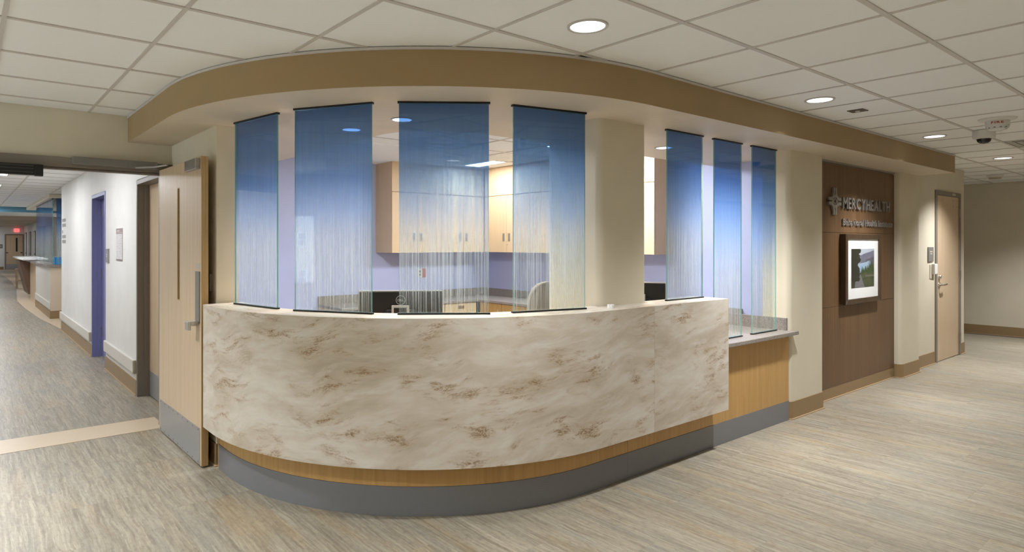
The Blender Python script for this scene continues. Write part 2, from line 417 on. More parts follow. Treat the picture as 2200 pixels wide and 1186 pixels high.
def film_mat(name='rain_printed_glass', film=True):
    """clear glass; the back face carries a print of fine vertical threads that thickens upwards into solid blue. uv: u metres, v 0..1 of the height"""
    m = bpy.data.materials.new(name); m.use_nodes = True; nt = m.node_tree
    for n in list(nt.nodes): nt.nodes.remove(n)
    out = nt.nodes.new('ShaderNodeOutputMaterial')
    ge = nt.nodes.new('ShaderNodeNewGeometry'); dt = nt.nodes.new('ShaderNodeVectorMath'); dt.operation = 'DOT_PRODUCT'
    nt.links.new(ge.outputs['Normal'], dt.inputs[0]); nt.links.new(ge.outputs['Incoming'], dt.inputs[1])
    fr_ = math_(nt, 'ADD', .04, math_(nt, 'MULTIPLY', .96, math_(nt, 'POWER', math_(nt, 'SUBTRACT', 1.0, math_(nt, 'ABSOLUTE', dt.outputs['Value']), True), 5.0)))
    gl = nt.nodes.new('ShaderNodeBsdfGlossy'); gl.inputs['Roughness'].default_value = .01; gl.inputs['Color'].default_value = (.95, .97, 1, 1)
    tr = nt.nodes.new('ShaderNodeBsdfTransparent')
    if not film:
        tr.inputs['Color'].default_value = (.95, .98, .965, 1); body = tr.outputs[0]
    else:
        tc = nt.nodes.new('ShaderNodeTexCoord'); sp = nt.nodes.new('ShaderNodeSeparateXYZ'); nt.links.new(tc.outputs['UV'], sp.inputs[0])
        oi = nt.nodes.new('ShaderNodeObjectInfo')
        U, V = math_(nt, 'ADD', sp.outputs[0], math_(nt, 'MULTIPLY', oi.outputs['Random'], 37.0)), sp.outputs[1]
        def thread(sc, sv, k, det=3):
            c = nt.nodes.new('ShaderNodeCombineXYZ'); nt.links.new(math_(nt, 'MULTIPLY', U, sc), c.inputs[0]); nt.links.new(math_(nt, 'MULTIPLY', V, sv), c.inputs[1]); c.inputs[2].default_value = k
            return noise(nt, c.outputs[0], 1.0, det, .65)
        t1 = thread(95, .9, 1.0); t2 = thread(210, 1.6, 5.0); t3 = thread(34, .4, 9.0, 2)
        th = math_(nt, 'ADD', math_(nt, 'MULTIPLY', t1, .5), math_(nt, 'ADD', math_(nt, 'MULTIPLY', t2, .32), math_(nt, 'MULTIPLY', t3, .18)))
        # coverage of the print by height: threads only at the bottom, closed at the top
        th = math_(nt, 'MULTIPLY', math_(nt, 'SUBTRACT', th, .40), 5.5, True)
        base = ramp(nt, V, [(0.0, (.01,) * 3), (.12, (.05,) * 3), (.30, (.20,) * 3), (.48, (.46,) * 3), (.66, (.60,) * 3), (.82, (.70,) * 3), (1.0, (.74,) * 3)])
        amp = ramp(nt, V, [(0.0, (.45,) * 3), (.10, (.70,) * 3), (.30, (.66,) * 3), (.50, (.40,) * 3), (.68, (.26,) * 3), (.82, (.14,) * 3), (1.0, (.05,) * 3)])
        thin = ramp(nt, V, [(0.0, (.34,) * 3), (.30, (.14,) * 3), (.55, (0.0,) * 3)])
        alpha = math_(nt, 'ADD', base, math_(nt, 'MULTIPLY', math_(nt, 'SUBTRACT', th, thin, True), amp), True)
        ink = ramp(nt, V, [(0.0, (.80, .82, .83)), (.30, (.66, .73, .86)), (.50, (.36, .52, .92)), (.66, (.17, .33, .72)), (.80, (.055, .16, .44)), (1.0, (.022, .08, .25))])
        tint = ramp(nt, V, [(0.0, (.95, .985, .965)), (.40, (.90, .95, .98)), (.60, (.50, .70, .98)), (.8, (.18, .40, .86)), (1.0, (.09, .25, .62))])
        nt.links.new(tint, tr.inputs['Color'])
        df = nt.nodes.new('ShaderNodeBsdfDiffuse'); tl = nt.nodes.new('ShaderNodeBsdfTranslucent')
        nt.links.new(ink, df.inputs['Color']); nt.links.new(ink, tl.inputs['Color'])
        s0 = nt.nodes.new('ShaderNodeMixShader'); s0.inputs[0].default_value = .40; nt.links.new(df.outputs[0], s0.inputs[1]); nt.links.new(tl.outputs[0], s0.inputs[2])
        rf = nt.nodes.new('ShaderNodeBsdfRefraction'); rf.inputs['IOR'].default_value = 1.003; rf.inputs['Roughness'].default_value = .30; nt.links.new(tint, rf.inputs['Color'])
        sc = nt.nodes.new('ShaderNodeMixShader'); sc.inputs[0].default_value = .22; nt.links.new(s0.outputs[0], sc.inputs[1]); nt.links.new(rf.outputs[0], sc.inputs[2])
        mxs = nt.nodes.new('ShaderNodeMixShader'); nt.links.new(alpha, mxs.inputs[0]); nt.links.new(tr.outputs[0], mxs.inputs[1]); nt.links.new(sc.outputs[0], mxs.inputs[2])
        body = mxs.outputs[0]
    fin = nt.nodes.new('ShaderNodeMixShader'); nt.links.new(fr_, fin.inputs[0]); nt.links.new(body, fin.inputs[1]); nt.links.new(gl.outputs[0], fin.inputs[2])
    nt.links.new(fin.outputs[0], out.inputs['Surface'])
    return m
M['film'] = film_mat(); M['glass'] = film_mat('clear_glass_face', False)
def edge_mat():
    m, nt, bs = newmat('green_glass_edge')
    bs.inputs['Base Color'].default_value = (.20, .48, .43, 1); bs.inputs['Roughness'].default_value = .12; bs.inputs['Transmission Weight'].default_value = .35
    return m
M['glassedge'] = edge_mat()
def attr_mat(name, rough=.5):
    m, nt, bs = newmat(name)
    at = nt.nodes.new('ShaderNodeVertexColor'); at.layer_name = 'print'
    nt.links.new(at.outputs[0], bs.inputs['Base Color']); bs.inputs['Roughness'].default_value = rough
    return m
M['print'] = attr_mat('printed_sheet', .4)
def print_sheet(name, place, w, hgt, nx, ny, fn, parent):
    """a flat print: a fine grid whose faces carry the printed colours; fn(u, v) -> linear rgb, v up"""
    mb = MB(); cols = []
    for j in range(ny):
        for i in range(nx):
            u0, u1, v0, v1 = i / nx, (i + 1) / nx, j / ny, (j + 1) / ny
            mb.face([place(u0 * w, v0 * hgt), place(u1 * w, v0 * hgt), place(u1 * w, v1 * hgt), place(u0 * w, v1 * hgt)])
            cols.append(fn((u0 + u1) / 2, (v0 + v1) / 2))
    off = Vector((0, 0, 0)); p = parent
    while p is not None: off += p.location; p = p.parent
    me = bpy.data.meshes.new(name); me.from_pydata([tuple(Vector(v) - off) for v in mb.v], [], mb.f); me.materials.append(M['print'])
    ca = me.color_attributes.new('print', 'FLOAT_COLOR', 'CORNER')
    ca.data.foreach_set('color', [c for q in cols for _ in range(4) for c in (*q, 1.0)])
    o = bpy.data.objects.new(name, me); COL.objects.link(o); o.parent = parent
    return o
def area_lamp(name, parent, loc, power, color, size, size_y=None, spread=PI):
    l = bpy.data.lights.new(name, 'AREA'); l.energy = power; l.color = color
    if size_y: l.shape = 'RECTANGLE'; l.size = size; l.size_y = size_y
    else: l.shape = 'DISK'; l.size = size
    l.spread = spread
    o = bpy.data.objects.new(name, l); COL.objects.link(o); o.parent = parent; o.location = loc
    return o

def spot_lamp(name, parent, loc, power, color, radius, cone=math.radians(118), blend=1.0):
    l = bpy.data.lights.new(name, 'SPOT'); l.energy = power; l.color = color; l.spot_size = cone; l.spot_blend = blend; l.shadow_soft_size = radius
    o = bpy.data.objects.new(name, l); COL.objects.link(o); o.parent = parent; o.location = loc
    return o

# ================================================================== THE SETTING
# ---- floor: sub-floor slab and planks
sub = MB().box(-4.2, 13.6, -4.2, 47.3, -.12, -.0045)
floor = struct(sub, 'floor', [plain('dark_floor_adhesive', (.17, .145, .115), .7)], 'striated beige vinyl plank floor of lobby and corridor', cat='floor')
def px(X, Y, Z=0.0):
    d = X * math.cos(YAW) + Y * math.sin(YAW); l = X * math.sin(YAW) - Y * math.cos(YAW)
    return (CX + FPX * l / d, YH - FPX * (Z - EYE) / d, d) if d > .2 else (None, None, d)
def in_office(x, y):
    if y > 4.22: return 1.36 < x < 6.1 and y < 7.25
    return x < 6.1 and ((x > 2.99 and y > 2.60) or (x <= 2.99 and math.hypot(x - CCX, y - CCY) < 1.60))
def behind_walls(x, y):
    return (x > 1.40 and 5.0 < y < 13.2) or (6.1 < x < 10.8 and y > 2.75) or y > 26
planks = []; rest = MB(); g = .0002
for ix in range(int(-4.2 / PW) - 1, int(13.5 / PW) + 1):
    sh = ((ix * .377) % 1.0) * PL
    iy0 = int((-4.2 + sh) / PL) - 1
    for iy in range(iy0, int((47.2 + sh) / PL) + 1):
        x0, x1 = ix * PW, (ix + 1) * PW; y0, y1 = iy * PL - sh, (iy + 1) * PL - sh
        if x0 < -4.15 or x1 > 13.5 or y0 < -4.2 or y1 > 47.2: continue
        xc, yc = (x0 + x1) / 2, (y0 + y1) / 2
        if y1 > 26 and x0 > 2.9: continue
        if in_office(xc, yc) and in_office(x0, y0) and in_office(x1, y1) and yc > 3.2: rest.box(x0 + g, x1 - g, y0 + g, y1 - g, -.0045, 0); continue
        if behind_walls(x0, y0) and behind_walls(x1, y1) and yc > 26 and x0 > 3: continue
        u, v, d = px(xc, yc)
        vis = u is not None and -40 < u < 2240 and v < 1230 and not in_office(xc, yc) and not (xc > 1.36 and yc > 4.4)
        if vis and d < 9: planks.append((d, x0, y0))
        else: rest.box(x0 + g, x1 - g, y0 + g, y1 - g, -.0045, 0)
planks.sort(); pm = None
for k, (d, x0, y0) in enumerate(planks):
    if k >= 300: rest.box(x0 + g, x0 + PW - g, y0 + g, y0 + PL - g, -.0045, 0); continue
    if pm is None:
        o = MB().box(g, PW - g, g, PL - g, -.0045, 0).build('plank', M['floor'], None, local=True); pm = o.data
    else:
        o = bpy.data.objects.new('plank', pm); COL.objects.link(o)
    o.parent = floor; o.location = (x0, y0, 0)
tag(rest.build('plank_field', M['floor'], floor), kind='stuff')

# ---- ceiling grid of the lobby
def sof_x(y):
    """x of the soffit's outer line at y"""
    if y >= SCY: return SCX - SR
    return SCX - math.sqrt(max(0, SR * SR - (SCY - y) ** 2))
def in_soffit(x, y, pad=0.0):
    if y <= SCY - SR + pad: return False
    if x > 10.85: return False
    if x > 8.84: return y > 2.66
    return x > sof_x(y) + pad
DOWN = [(GX - .5 * T + 4 * T * k, GY + .5 * T) for k in range(-2, 5)]
ceil = struct(MB().box(-4.15, 13.54, -4.15, 6.0, ZC + .105, ZC + .125), 'ceiling', [plain('ceiling_void', (.4, .39, .37), .9)], 'white mineral tile ceiling over the lobby', cat='ceiling')
tl = []; trest = MB(); tm = None; VENT = (9, -1)
for i in range(-11, 18):
    for j in range(-10, 7):
        x0, x1, y0, y1 = GX + i * T, GX + (i + 1) * T, GY + j * T, GY + (j + 1) * T
        if x0 < -4.6: continue
        x1c = min(x1, 13.398); y1c = min(y1, 5.628) if x0 < 1.1 else y1
        if x1c - x0 < .05 or y1c - y0 < .03 or y0 > 5.6 or (x0 > 10.7 and y0 > 4): continue
        if all(in_soffit(x, y) for x in (x0, x1) for y in (y0, y1)): continue
        if x0 > 2.5 and x1 < 8.9 and y0 > 2.24: continue
        if 8.8 < x0 < 10.2 and y0 > 2.6: continue
        u, v, d = px((x0 + x1) / 2, (y0 + y1) / 2, ZC)
        if (i, j) == VENT: continue
        full = x1c == x1 and y1c == y1
        if u is not None and -150 < u < 2350 and v > -150:
            if full:
                if tm is None:
                    o = MB().box(.004, T - .004, .004, T - .004, 0, .018).build('ceiling_tile', M['tile'], None, local=True); tm = o.data
                else: o = bpy.data.objects.new('ceiling_tile', tm); COL.objects.link(o)
            else:
                o = MB().box(.004, x1c - x0 - .004, .004, y1c - y0 - .004, 0, .018).build('ceiling_tile', M['tile'], None, local=True)
            o.parent = ceil; o.location = (x0, y0, ZC + .004)
        else: trest.box(x0 + .004, x1c - .004, y0 + .004, y1c - .004, ZC + .004, ZC + .022)
tag(trest.build('ceiling_tile_field', M['tile'], ceil), kind='stuff')
hw = .012
for j in range(-9, 8):
    y = GY + j * T; segs = []
    if y > 5.62: continue
    if y < SCY - SR: segs.append((-4.0, 13.398))
    else:
        segs.append((-4.0, sof_x(y)))
        segs.append((8.84 if y < 2.655 else 10.85, 13.398))
    for a, b in segs:
        if y > 3.6 and a > 5: continue
        MB().box(a, b, y - hw, y + hw, ZC - .001, ZC + .004).build('grid_bar', M['bar'], ceil)
for i in range(-10, 19):
    x = GX + i * T
    if not -4.05 < x < 13.4: continue
    if x < SCX - SR: y1 = 5.63
    elif x < SCX: y1 = SCY - math.sqrt(max(0, SR * SR - (x - SCX) ** 2))
    elif x < 8.84: y1 = SCY - SR
    elif x < 10.85: y1 = 2.655
    else: y1 = 3.6
    MB().box(x - hw * .8, x + hw * .8, -4.0, y1, ZC - .0005, ZC + .0035).build('grid_bar', M['bar'], ceil)

# ---- soffit over the desk
out = [(SCX - SR, 5.63)] + [(SCX + SR * math.cos(a), SCY + SR * math.sin(a)) for a in [PI + (PI / 2) * k / 48 for k in range(49)]] + [(8.84, SCY - SR)]
inn = [(8.84, 2.655), (6.05, 2.655), (6.05, 3.60), (2.95, 3.60), (2.70, 3.66), (2.50, 3.82), (2.42, 4.05), (2.40, 7.25), (1.35, 7.25), (1.35, 5.63)]
sof = MB().prism(out + inn, ZS, ZC, 0, bot=1)
soffit = struct(sof, 'ceiling_soffit', [M['tan'], M['under']], 'curved tan soffit sweeping above the reception desk', cat='soffit', smooth=True)
oo = [(SCX - SR - .006, 5.63)] + [(SCX + (SR + .006) * math.cos(a), SCY + (SR + .006) * math.sin(a)) for a in [PI + (PI / 2) * k / 48 for k in range(49)]] + [(8.846, SCY - SR - .006)]
MB().strip(oo, out, ZC - .014, ZC - .0005).build('edge_trim', M['bar'], soffit, smooth=True)
# ---- office ceiling
oc = struct(MB().box(1.3, 6.25, 2.5, 7.4, ZO + .03, ZO + .05), 'ceiling', [M['tile']], 'white tile ceiling inside the reception office', cat='ceiling')
# upstand closing the gap between soffit top and office ceiling
ins = [(6.05, 3.60), (2.95, 3.60), (2.70, 3.66), (2.50, 3.82), (2.42, 4.05), (2.40, 7.25)]
ins2 = [(6.05, 3.52), (2.93, 3.52), (2.65, 3.59), (2.44, 3.77), (2.34, 4.03), (2.32, 7.25)]
MB().strip(ins, ins2, ZC, ZO + .03).build('soffit_upstand', M['under'], oc)
ox0, oy0 = 2.42, 3.61
tmo = None; TRO = {(1, 4), (4, 4), (0, 1), (4, 1)}
for i in range(6):
    for j in range(6):
        x0, y0 = ox0 + i * T, oy0 + j * T; x1, y1 = min(x0 + T, 6.05), min(y0 + T, 7.25)
        if (i, j) in TRO: continue
        full = x1 == x0 + T and y1 == y0 + T
        if full and tmo is not None: o = bpy.data.objects.new('ceiling_tile', tmo); COL.objects.link(o)
        else:
            o = MB().box(.004, x1 - x0 - .004, .004, y1 - y0 - .004, 0, .018).build('ceiling_tile', M['tile'], None, local=True)
            if full: tmo = o.data
        o.parent = oc; o.location = (x0, y0, ZO + .004)
for i in range(1, 6): MB().box(ox0 + i * T - .012, ox0 + i * T + .012, oy0, 7.25, ZO - .001, ZO + .004).build('grid_bar', M['bar'], oc)
for j in range(1, 6): MB().box(ox0, 6.05, oy0 + j * T - .012, oy0 + j * T + .012, ZO - .0005, ZO + .0035).build('grid_bar', M['bar'], oc)

# ---- corridor ceiling, blue cross beam, far ceiling
cc = struct(MB().box(-1.2, 5.2, 5.75, 21.4, ZC + .03, ZC + .05), 'ceiling', [M['tile']], 'white tile ceiling along the corridor', cat='ceiling')
CT = [(x, y) for y in (11.0, 13.9, 17.2, 20.2) for x in (GX - 4 * T,)]
tmc = None; cr = MB()
for j in range(6, 33):
    for i in range(-7, 4):
        x0, y0 = GX + i * T, GY + j * T; x1, y1 = x0 + T, y0 + T
        x0c, x1c = max(x0, -1.1), min(x1, 5.0 if y0 > 13.2 else 1.36)
        if x1c - x0c < .05 or y0 < 5.30 or y1 > 21.5: continue
        y0c = max(y0, 5.76)
        if y1 - y0c < .05: continue
        u, v, d = px((x0 + x1) / 2, (y0 + y1) / 2, ZC)
        full = x0c == x0 and x1c == x1 and y0c == y0
        if u is not None and u > -100 and u < 250 and x0 < 1.4:
            if full and tmc: o = bpy.data.objects.new('ceiling_tile', tmc); COL.objects.link(o)
            else:
                o = MB().box(.004, x1c - x0c - .004, .004, y1 - y0c - .004, 0, .018).build('ceiling_tile', M['tile'], None, local=True)
                if full: tmc = o.data
            o.parent = cc; o.location = (x0c, y0c, ZC + .004)
        else: cr.box(x0c + .004, x1c - .004, y0c + .004, y1 - .004, ZC + .004, ZC + .022)
tag(cr.build('ceiling_tile_field', M['tile'], cc), kind='stuff')
for j in range(7, 33):
    y = GY + j * T
    MB().box(-1.1, 1.34 if y < 13.2 else 5.0, y - .008, y + .008, ZC - .0005, ZC + .0035).build('grid_bar', M['bar'], cc)
for i in range(-6, 4):
    x = GX + i * T
    if -1.1 < x < 5: MB().box(x - hw, x + hw, 5.76 if x < 1.34 else 13.3, 21.4, ZC - .001, ZC + .004).build('grid_bar', M['bar'], cc)
struct(MB().box(-1.1, 5.0, 21.3, 24.2, 2.375, 2.62, 0, {'-z': 1}), 'ceiling_beam', [M['teal'], M['white']], 'blue painted beam crossing the corridor ceiling far behind', cat='beam')
struct(MB().box(-1.1, 3.0, 24.2, 47.1, 2.60, 2.66), 'ceiling', [M['under']], 'low plain ceiling at the far end of the corridor', cat='ceiling')

# ---- walls
struct(MB().box(-4.1, -1.12, 5.63, 5.76, 0, 2.62).box(-1.12, 1.35, 5.63, 5.76, 2.155, 2.62), 'wall_header', [M['cream']], 'cream wall above the double doorway on the left', cat='wall')
wc = MB()
wc.box(1.345, 1.49, 4.44, 5.90, 0, ZC, 0, {'+x': 1}).box(1.345, 1.49, 5.90, 6.98, 2.135, ZC, 2, {'+x': 1}).box(1.345, 1.49, 6.98, 8.76, 0, ZC, 2, {'+x': 1})
wc.box(1.345, 1.49, 8.76, 9.80, 2.15, ZC, 2).box(1.345, 1.49, 9.80, 13.20, 0, ZC, 2)
struct(wc, 'wall_corridor', [M['cream'], M['purple'], M['white']], 'white corridor wall with two recessed doors')
struct(MB().box(1.49, 6.2, 7.25, 7.38, 0, ZO + .02, 0, {'-y': 1}), 'wall_office_back', [M['white'], M['purple']], 'lavender back wall of the reception office')
struct(MB().box(6.05, 6.19, 2.78, 7.38, 0, ZO + .02, 0, {'-x': 1}), 'wall_office_right', [M['cream'], M['purple']], 'lavender right wall of the reception office')
def rrect(x0, x1, y0, y1, r=.03, n=5, corners=(1, 1, 1, 1)):
    P = []
    for k, (cx_, cy_, a0) in enumerate(((x0 + r, y0 + r, PI), (x1 - r, y0 + r, 1.5 * PI), (x1 - r, y1 - r, 0), (x0 + r, y1 - r, .5 * PI))):
        if corners[k]: P += [(cx_ + r * math.cos(a0 + .5 * PI * q / n), cy_ + r * math.sin(a0 + .5 * PI * q / n)) for q in range(n + 1)]
        else: P.append(((x0, x1, x1, x0)[k], (y0, y0, y1, y1)[k]))
    return P
struct(MB().prism(rrect(3.19, 3.68, 2.665, 3.14, .045), 0, ZS), 'wall_column', [M['cream']], 'cream column with rounded corners rising behind the desk', cat='column', smooth=True)
w2 = struct(MB().prism(rrect(5.55, 6.175, 2.565, 2.80, .045, corners=(1, 0, 0, 0)), 0, ZS), 'wall_pier', [M['cream']], 'cream pier between the desk and the walnut panel', cat='column', smooth=True)
struct(MB().box(6.175, 8.26, 2.69, 2.80, 0, ZC), 'wall_alcove', [M['cream']], 'shallow alcove wall behind the walnut panel')
w3 = struct(MB().prism(rrect(8.26, 8.82, 2.59, 2.80, .045, corners=(1, 0, 0, 0)), 0, ZS), 'wall_pier', [M['cream']], 'cream pier between the walnut panel and the maple door', cat='column', smooth=True)
struct(MB().box(8.82, 9.626, 2.655, 2.80, 0, ZC).box(9.626, 10.664, 2.655, 2.80, 2.19, ZC).box(10.664, 10.85, 2.655, 2.80, 0, ZC).box(10.72, 10.85, 2.80, 6.0, 0, ZC), 'wall_right', [M['cream']], 'cream wall holding the maple door on the right')
struct(MB().box(13.4, 13.54, -.1, 6.0, 0, 2.62).box(10.85, 13.4, 5.9, 6.0, 0, 2.62), 'wall_end', [M['cream']], 'plain cream wall closing the passage far right')
wf = MB().box(5.4, 8.72, -.02, .10, 0, 2.62).box(8.72, 9.72, -.02, .10, 2.17, 2.62).box(9.72, 10.12, -.02, .10, 0, 2.62).box(10.12, 11.12, -.02, .10, 2.17, 2.62).box(11.12, 13.4, -.02, .10, 0, 2.62)
struct(wf, 'wall_front', [M['cream']], 'cream passage wall facing the desk')
wl = MB().box(-4.15, -4.0, -4.15, 3.68, 0, 2.62).box(-4.15, -4.0, 3.68, 5.45, 0, .90).box(-4.15, -4.0, 3.68, 5.45, 1.96, 2.62).box(-4.15, -4.0, 5.45, 5.63, 0, 2.62)
struct(wl, 'wall_left', [M['cream']], 'cream outer wall with a window')
wb = MB().box(-4.0, 5.52, -4.15, -4.0, 0, 2.62).box(5.4, 5.52, -4.0, -.02, 0, 2.62)
struct(wb, 'wall_back', [M['cream']], 'cream rear wall of the lobby')
struct(MB().box(-1.24, -1.1, 5.76, 47.1, 0, 2.62), 'wall_corridor_left', [M['white']], 'white wall along the left side of the corridor')
struct(MB().box(1.49, 5.12, 13.06, 13.20, 0, ZC).box(5.0, 5.12, 13.2, 25.0, 0, 2.62).box(2.85, 5.0, 24.9, 25.0, 0, 2.62), 'wall_recess', [M['white']], 'white walls around the far nurse station recess')
struct(MB().box(2.85, 2.97, 25.0, 47.0, 0, 2.62), 'wall_far_right', [M['white']], 'white wall with doors far down the corridor')
struct(MB().box(-1.1, 2.97, 47.0, 47.15, 0, 2.62), 'wall_far_end', [M['white']], 'white wall at the very end of the corridor')

# windows behind the viewer (frames, glass)
def window(n, x0, x1, y0, y1, z0, z1, label, mull):
    w = thing('window_%d' % n, ((x0 + x1) / 2, (y0 + y1) / 2, z0), label, 'window', kind='structure')
    f = .05; ax = abs(x1 - x0) > abs(y1 - y0)
    fr = MB()
    if ax:
        fr.box(x0, x1, y0, y1, z0, z0 + f).box(x0, x1, y0, y1, z1 - f, z1)
        for k in range(mull + 1):
            c = x0 + (x1 - x0) * k / mull; fr.box(max(x0, c - f / 2), min(x1, c + f / 2), y0, y1, z0 + f, z1 - f)
    else:
        fr.box(x0, x1, y0, y1, z0, z0 + f).box(x0, x1, y0, y1, z1 - f, z1)
        for k in range(mull + 1):
            c = y0 + (y1 - y0) * k / mull; fr.box(x0, x1, max(y0, c - f / 2), min(y1, c + f / 2), z0 + f, z1 - f)
    fr.build('window_frame', M['winwhite'], w)
    for k in range(mull):
        if ax: MB().box(x0 + (x1 - x0) * k / mull + f / 2, x0 + (x1 - x0) * (k + 1) / mull - f / 2, (y0 + y1) / 2 - .004, (y0 + y1) / 2 + .004, z0 + f, z1 - f).build('pane', M['glass'], w)
        else: MB().box((x0 + x1) / 2 - .004, (x0 + x1) / 2 + .004, y0 + (y1 - y0) * k / mull + f / 2, y0 + (y1 - y0) * (k + 1) / mull - f / 2, z0 + f, z1 - f).build('pane', M['glass'], w)
window(1, -4.11, -4.03, 3.68, 5.45, .90, 1.96, 'window on the left outer wall', 1)

# ---- baseboards
def baseboard(name, pts, label, hgt=.152, th=.008):
    """pts: plan polyline, room side to the right of travel"""
    o_ = []
    for i, p in enumerate(pts):
        ns = []
        for a, b in ((i - 1, i), (i, i + 1)):
            if 0 <= a and b < len(pts):
                d = Vector((pts[b][0] - pts[a][0], pts[b][1] - pts[a][1])).normalized(); ns.append(Vector((d.y, -d.x)))
        n = sum(ns, Vector((0, 0))); n.normalize(); k = 1 / max(.3, n.dot(ns[0]))
        o_.append((n * k, p))
    A = [(p[0] + n.x * th, p[1] + n.y * th) for n, p in o_]; B = [(p[0] + n.x * .0005, p[1] + n.y * .0005) for n, p in o_]
    Lp = [(p[0] + n.x * (th + .010), p[1] + n.y * (th + .010)) for n, p in o_]
    b = struct(MB().strip(A, B, .0006, hgt), name, [M['base']], label, cat='baseboard')
    MB().strip(Lp, A, .0006, .009).build('base_lip', M['base_lip'], b)
    return b
baseboard('baseboard_pier', [(5.55, 2.60), (5.551, 2.60), (5.551, 2.596), (5.563, 2.578), (5.58, 2.567), (5.60, 2.565), (6.175, 2.565), (6.175, 2.655)], 'tan rubber base around the pier beside the desk')
baseboard('baseboard_alcove', [(6.185, 2.67), (8.25, 2.67)], 'tan base below the walnut panel')
baseboard('baseboard_pier', [(8.26, 2.66), (8.26, 2.635), (8.266, 2.613), (8.282, 2.598), (8.305, 2.59), (8.82, 2.59), (8.82, 2.655)], 'tan rubber base around the pier beside the maple door')
baseboard('baseboard_right', [(8.83, 2.655), (9.624, 2.655)], 'tan base left of the maple door')
baseboard('baseboard_right', [(10.668, 2.655), (10.85, 2.655), (10.85, 5.9)], 'short tan base right of the maple door')
baseboard('baseboard_end', [(13.4, 5.9), (13.4, .10)], 'tan base along the far right wall')
baseboard('baseboard_corridor', [(1.345, 8.755), (1.345, 6.99)], 'tan base below the wall guard between the two corridor doors')
baseboard('baseboard_corridor', [(1.345, 13.2), (1.345, 9.805)], 'tan base beyond the blue corridor door')
baseboard('baseboard_corner', [(1.345, 5.60), (1.345, 4.44), (1.38, 4.44)], 'tan base behind the open door leaf')
baseboard('baseboard_far', [(-1.09, 46.999), (1.85, 46.999)], 'tan base on the far end wall')

# ---- threshold and floor inlays
struct(MB().box(-1.1, 1.30, 5.64, 6.03, .0004, .0024), 'floor_threshold', [M['inlay']], 'cream threshold band crossing the corridor doorway', cat='floor strip')
ip = [(1.34, 13.4), (1.20, 15.4), (1.12, 18.0), (1.10, 20.5), (1.22, 23.0), (1.42, 27.0), (1.50, 33.0), (1.45, 39.0), (2.84, 39.0), (2.84, 25.2), (4.9, 24.8), (4.9, 13.3)]
struct(MB().prism(ip, .0004, .0022), 'floor_inlay', [M['inlay']], 'cream floor area around the far nurse station', cat='floor strip')

# ---- doorway frame on the left with the open leaf
dframe = thing('door_1', (1.25, 5.63, 0), 'pale maple double door leaf standing open beside the desk', 'door', kind='structure')
MB().box(-1.12, 1.345, 5.60, 5.76, 2.083, 2.157).box(1.272, 1.345, 5.60, 5.76, 0, 2.083).box(-1.12, 1.30, 5.66, 5.72, 2.068, 2.083).build('door_frame', M['bronze'], dframe, bevel=.003)
HX, HY, EX, EY = 1.238, 5.572, 1.250, 4.452       # hinge and free edge of the room face
ud = Vector((EX - HX, EY - HY)).normalized(); nd = Vector((-ud.y, ud.x))    # nd points to +x (wall side)
if nd.x < 0: nd = -nd
LW = math.hypot(EX - HX, EY - HY)
def dp(s, t, z): return (HX + ud.x * s + nd.x * t, HY + ud.y * s + nd.y * t, z)
def dbox(mb, s0, s1, t0, t1, z0, z1, mi=0):
    P = [dp(s0, t0, 0)[:2], dp(s1, t0, 0)[:2], dp(s1, t1, 0)[:2], dp(s0, t1, 0)[:2]]
    return mb.prism(P, z0, z1, mi)
sl0, sl1, zl0, zl1 = .525, .595, 1.09, 1.925
lf = MB(); 
dbox(lf, 0, sl0, 0, .044, .012, 2.098); dbox(lf, sl1, LW - .012, 0, .044, .012, 2.098); dbox(lf, sl0, sl1, 0, .044, .012, zl0); dbox(lf, sl0, sl1, 0, .044, zl1, 2.098)
leaf = lf.build('door_leaf', M['birch'], dframe)
dbox(MB(), LW - .012, LW, 0, .044, .012, 2.098).build('edge_band', M['edgewood'], dframe)
dbox(MB(), sl0, sl1, .018, .026, zl0, zl1).build('lite_glass', plain('dark_lite_glass', (.05, .035, .025), .15), dframe)
st = MB(); dbox(st, sl0, sl0 + .008, .0, .018, zl0, zl1); dbox(st, sl1 - .008, sl1, 0, .018, zl0, zl1); dbox(st, sl0, sl1, 0, .018, zl1 - .008, zl1); dbox(st, sl0, sl1, 0, .018, zl0, zl0 + .008)
st.build('lite_stop', M['edgewood'], dframe)
dbox(MB(), .03, LW - .035, -.0025, 0, .016, .262).build('kick_plate', M['steelplate'], dframe)
for k in range(9):
    for z in (.03, .248):
        s = .05 + (LW - .12) * k / 8
        MB().revolve([(.006, -.0045), (.006, -.0024)], dp(s, 0, z), 'x', 8).build('screw', M['bronze'], dframe)
cl = dbox(MB(), LW - .29, LW - .03, -.032, 0, 2.012, 2.086).build('closer_bracket', M['steel'], dframe, bevel=.004)
MB().revolve([(.008, -.036), (.008, -.031)], dp(LW - .17, 0, 2.052), 'x', 12).build('bracket_screw', M['nickel'], cl)
pl = dbox(MB(), LW - .125, LW - .035, -.006, 0, .97, 1.32).build('push_plate', M['greypl'], dframe)
tag(pl, 'brushed steel strip above the paddle')
dbox(MB(), LW - .13, LW - .045, -.0012, 0, 1.335, 1.375).build('small_label', M['putty'], dframe)
pd = MB(); 
for (s0, s1, t0, t1, z0, z1) in ((LW - .125, LW - .04, -.075, -.055, .925, .985), (LW - .125, LW - .04, -.058, -.006, .955, .985)): dbox(pd, s0, s1, t0, t1, z0, z1)
pd.build('paddle_handle', M['nickel'], dframe, bevel=.006)
for z in (.25, 1.05, 1.85): MB().revolve([(.008, -.05), (.008, .05)], (1.245, 5.585, z), 'z', 10).build('hinge', M['steel'], dframe)
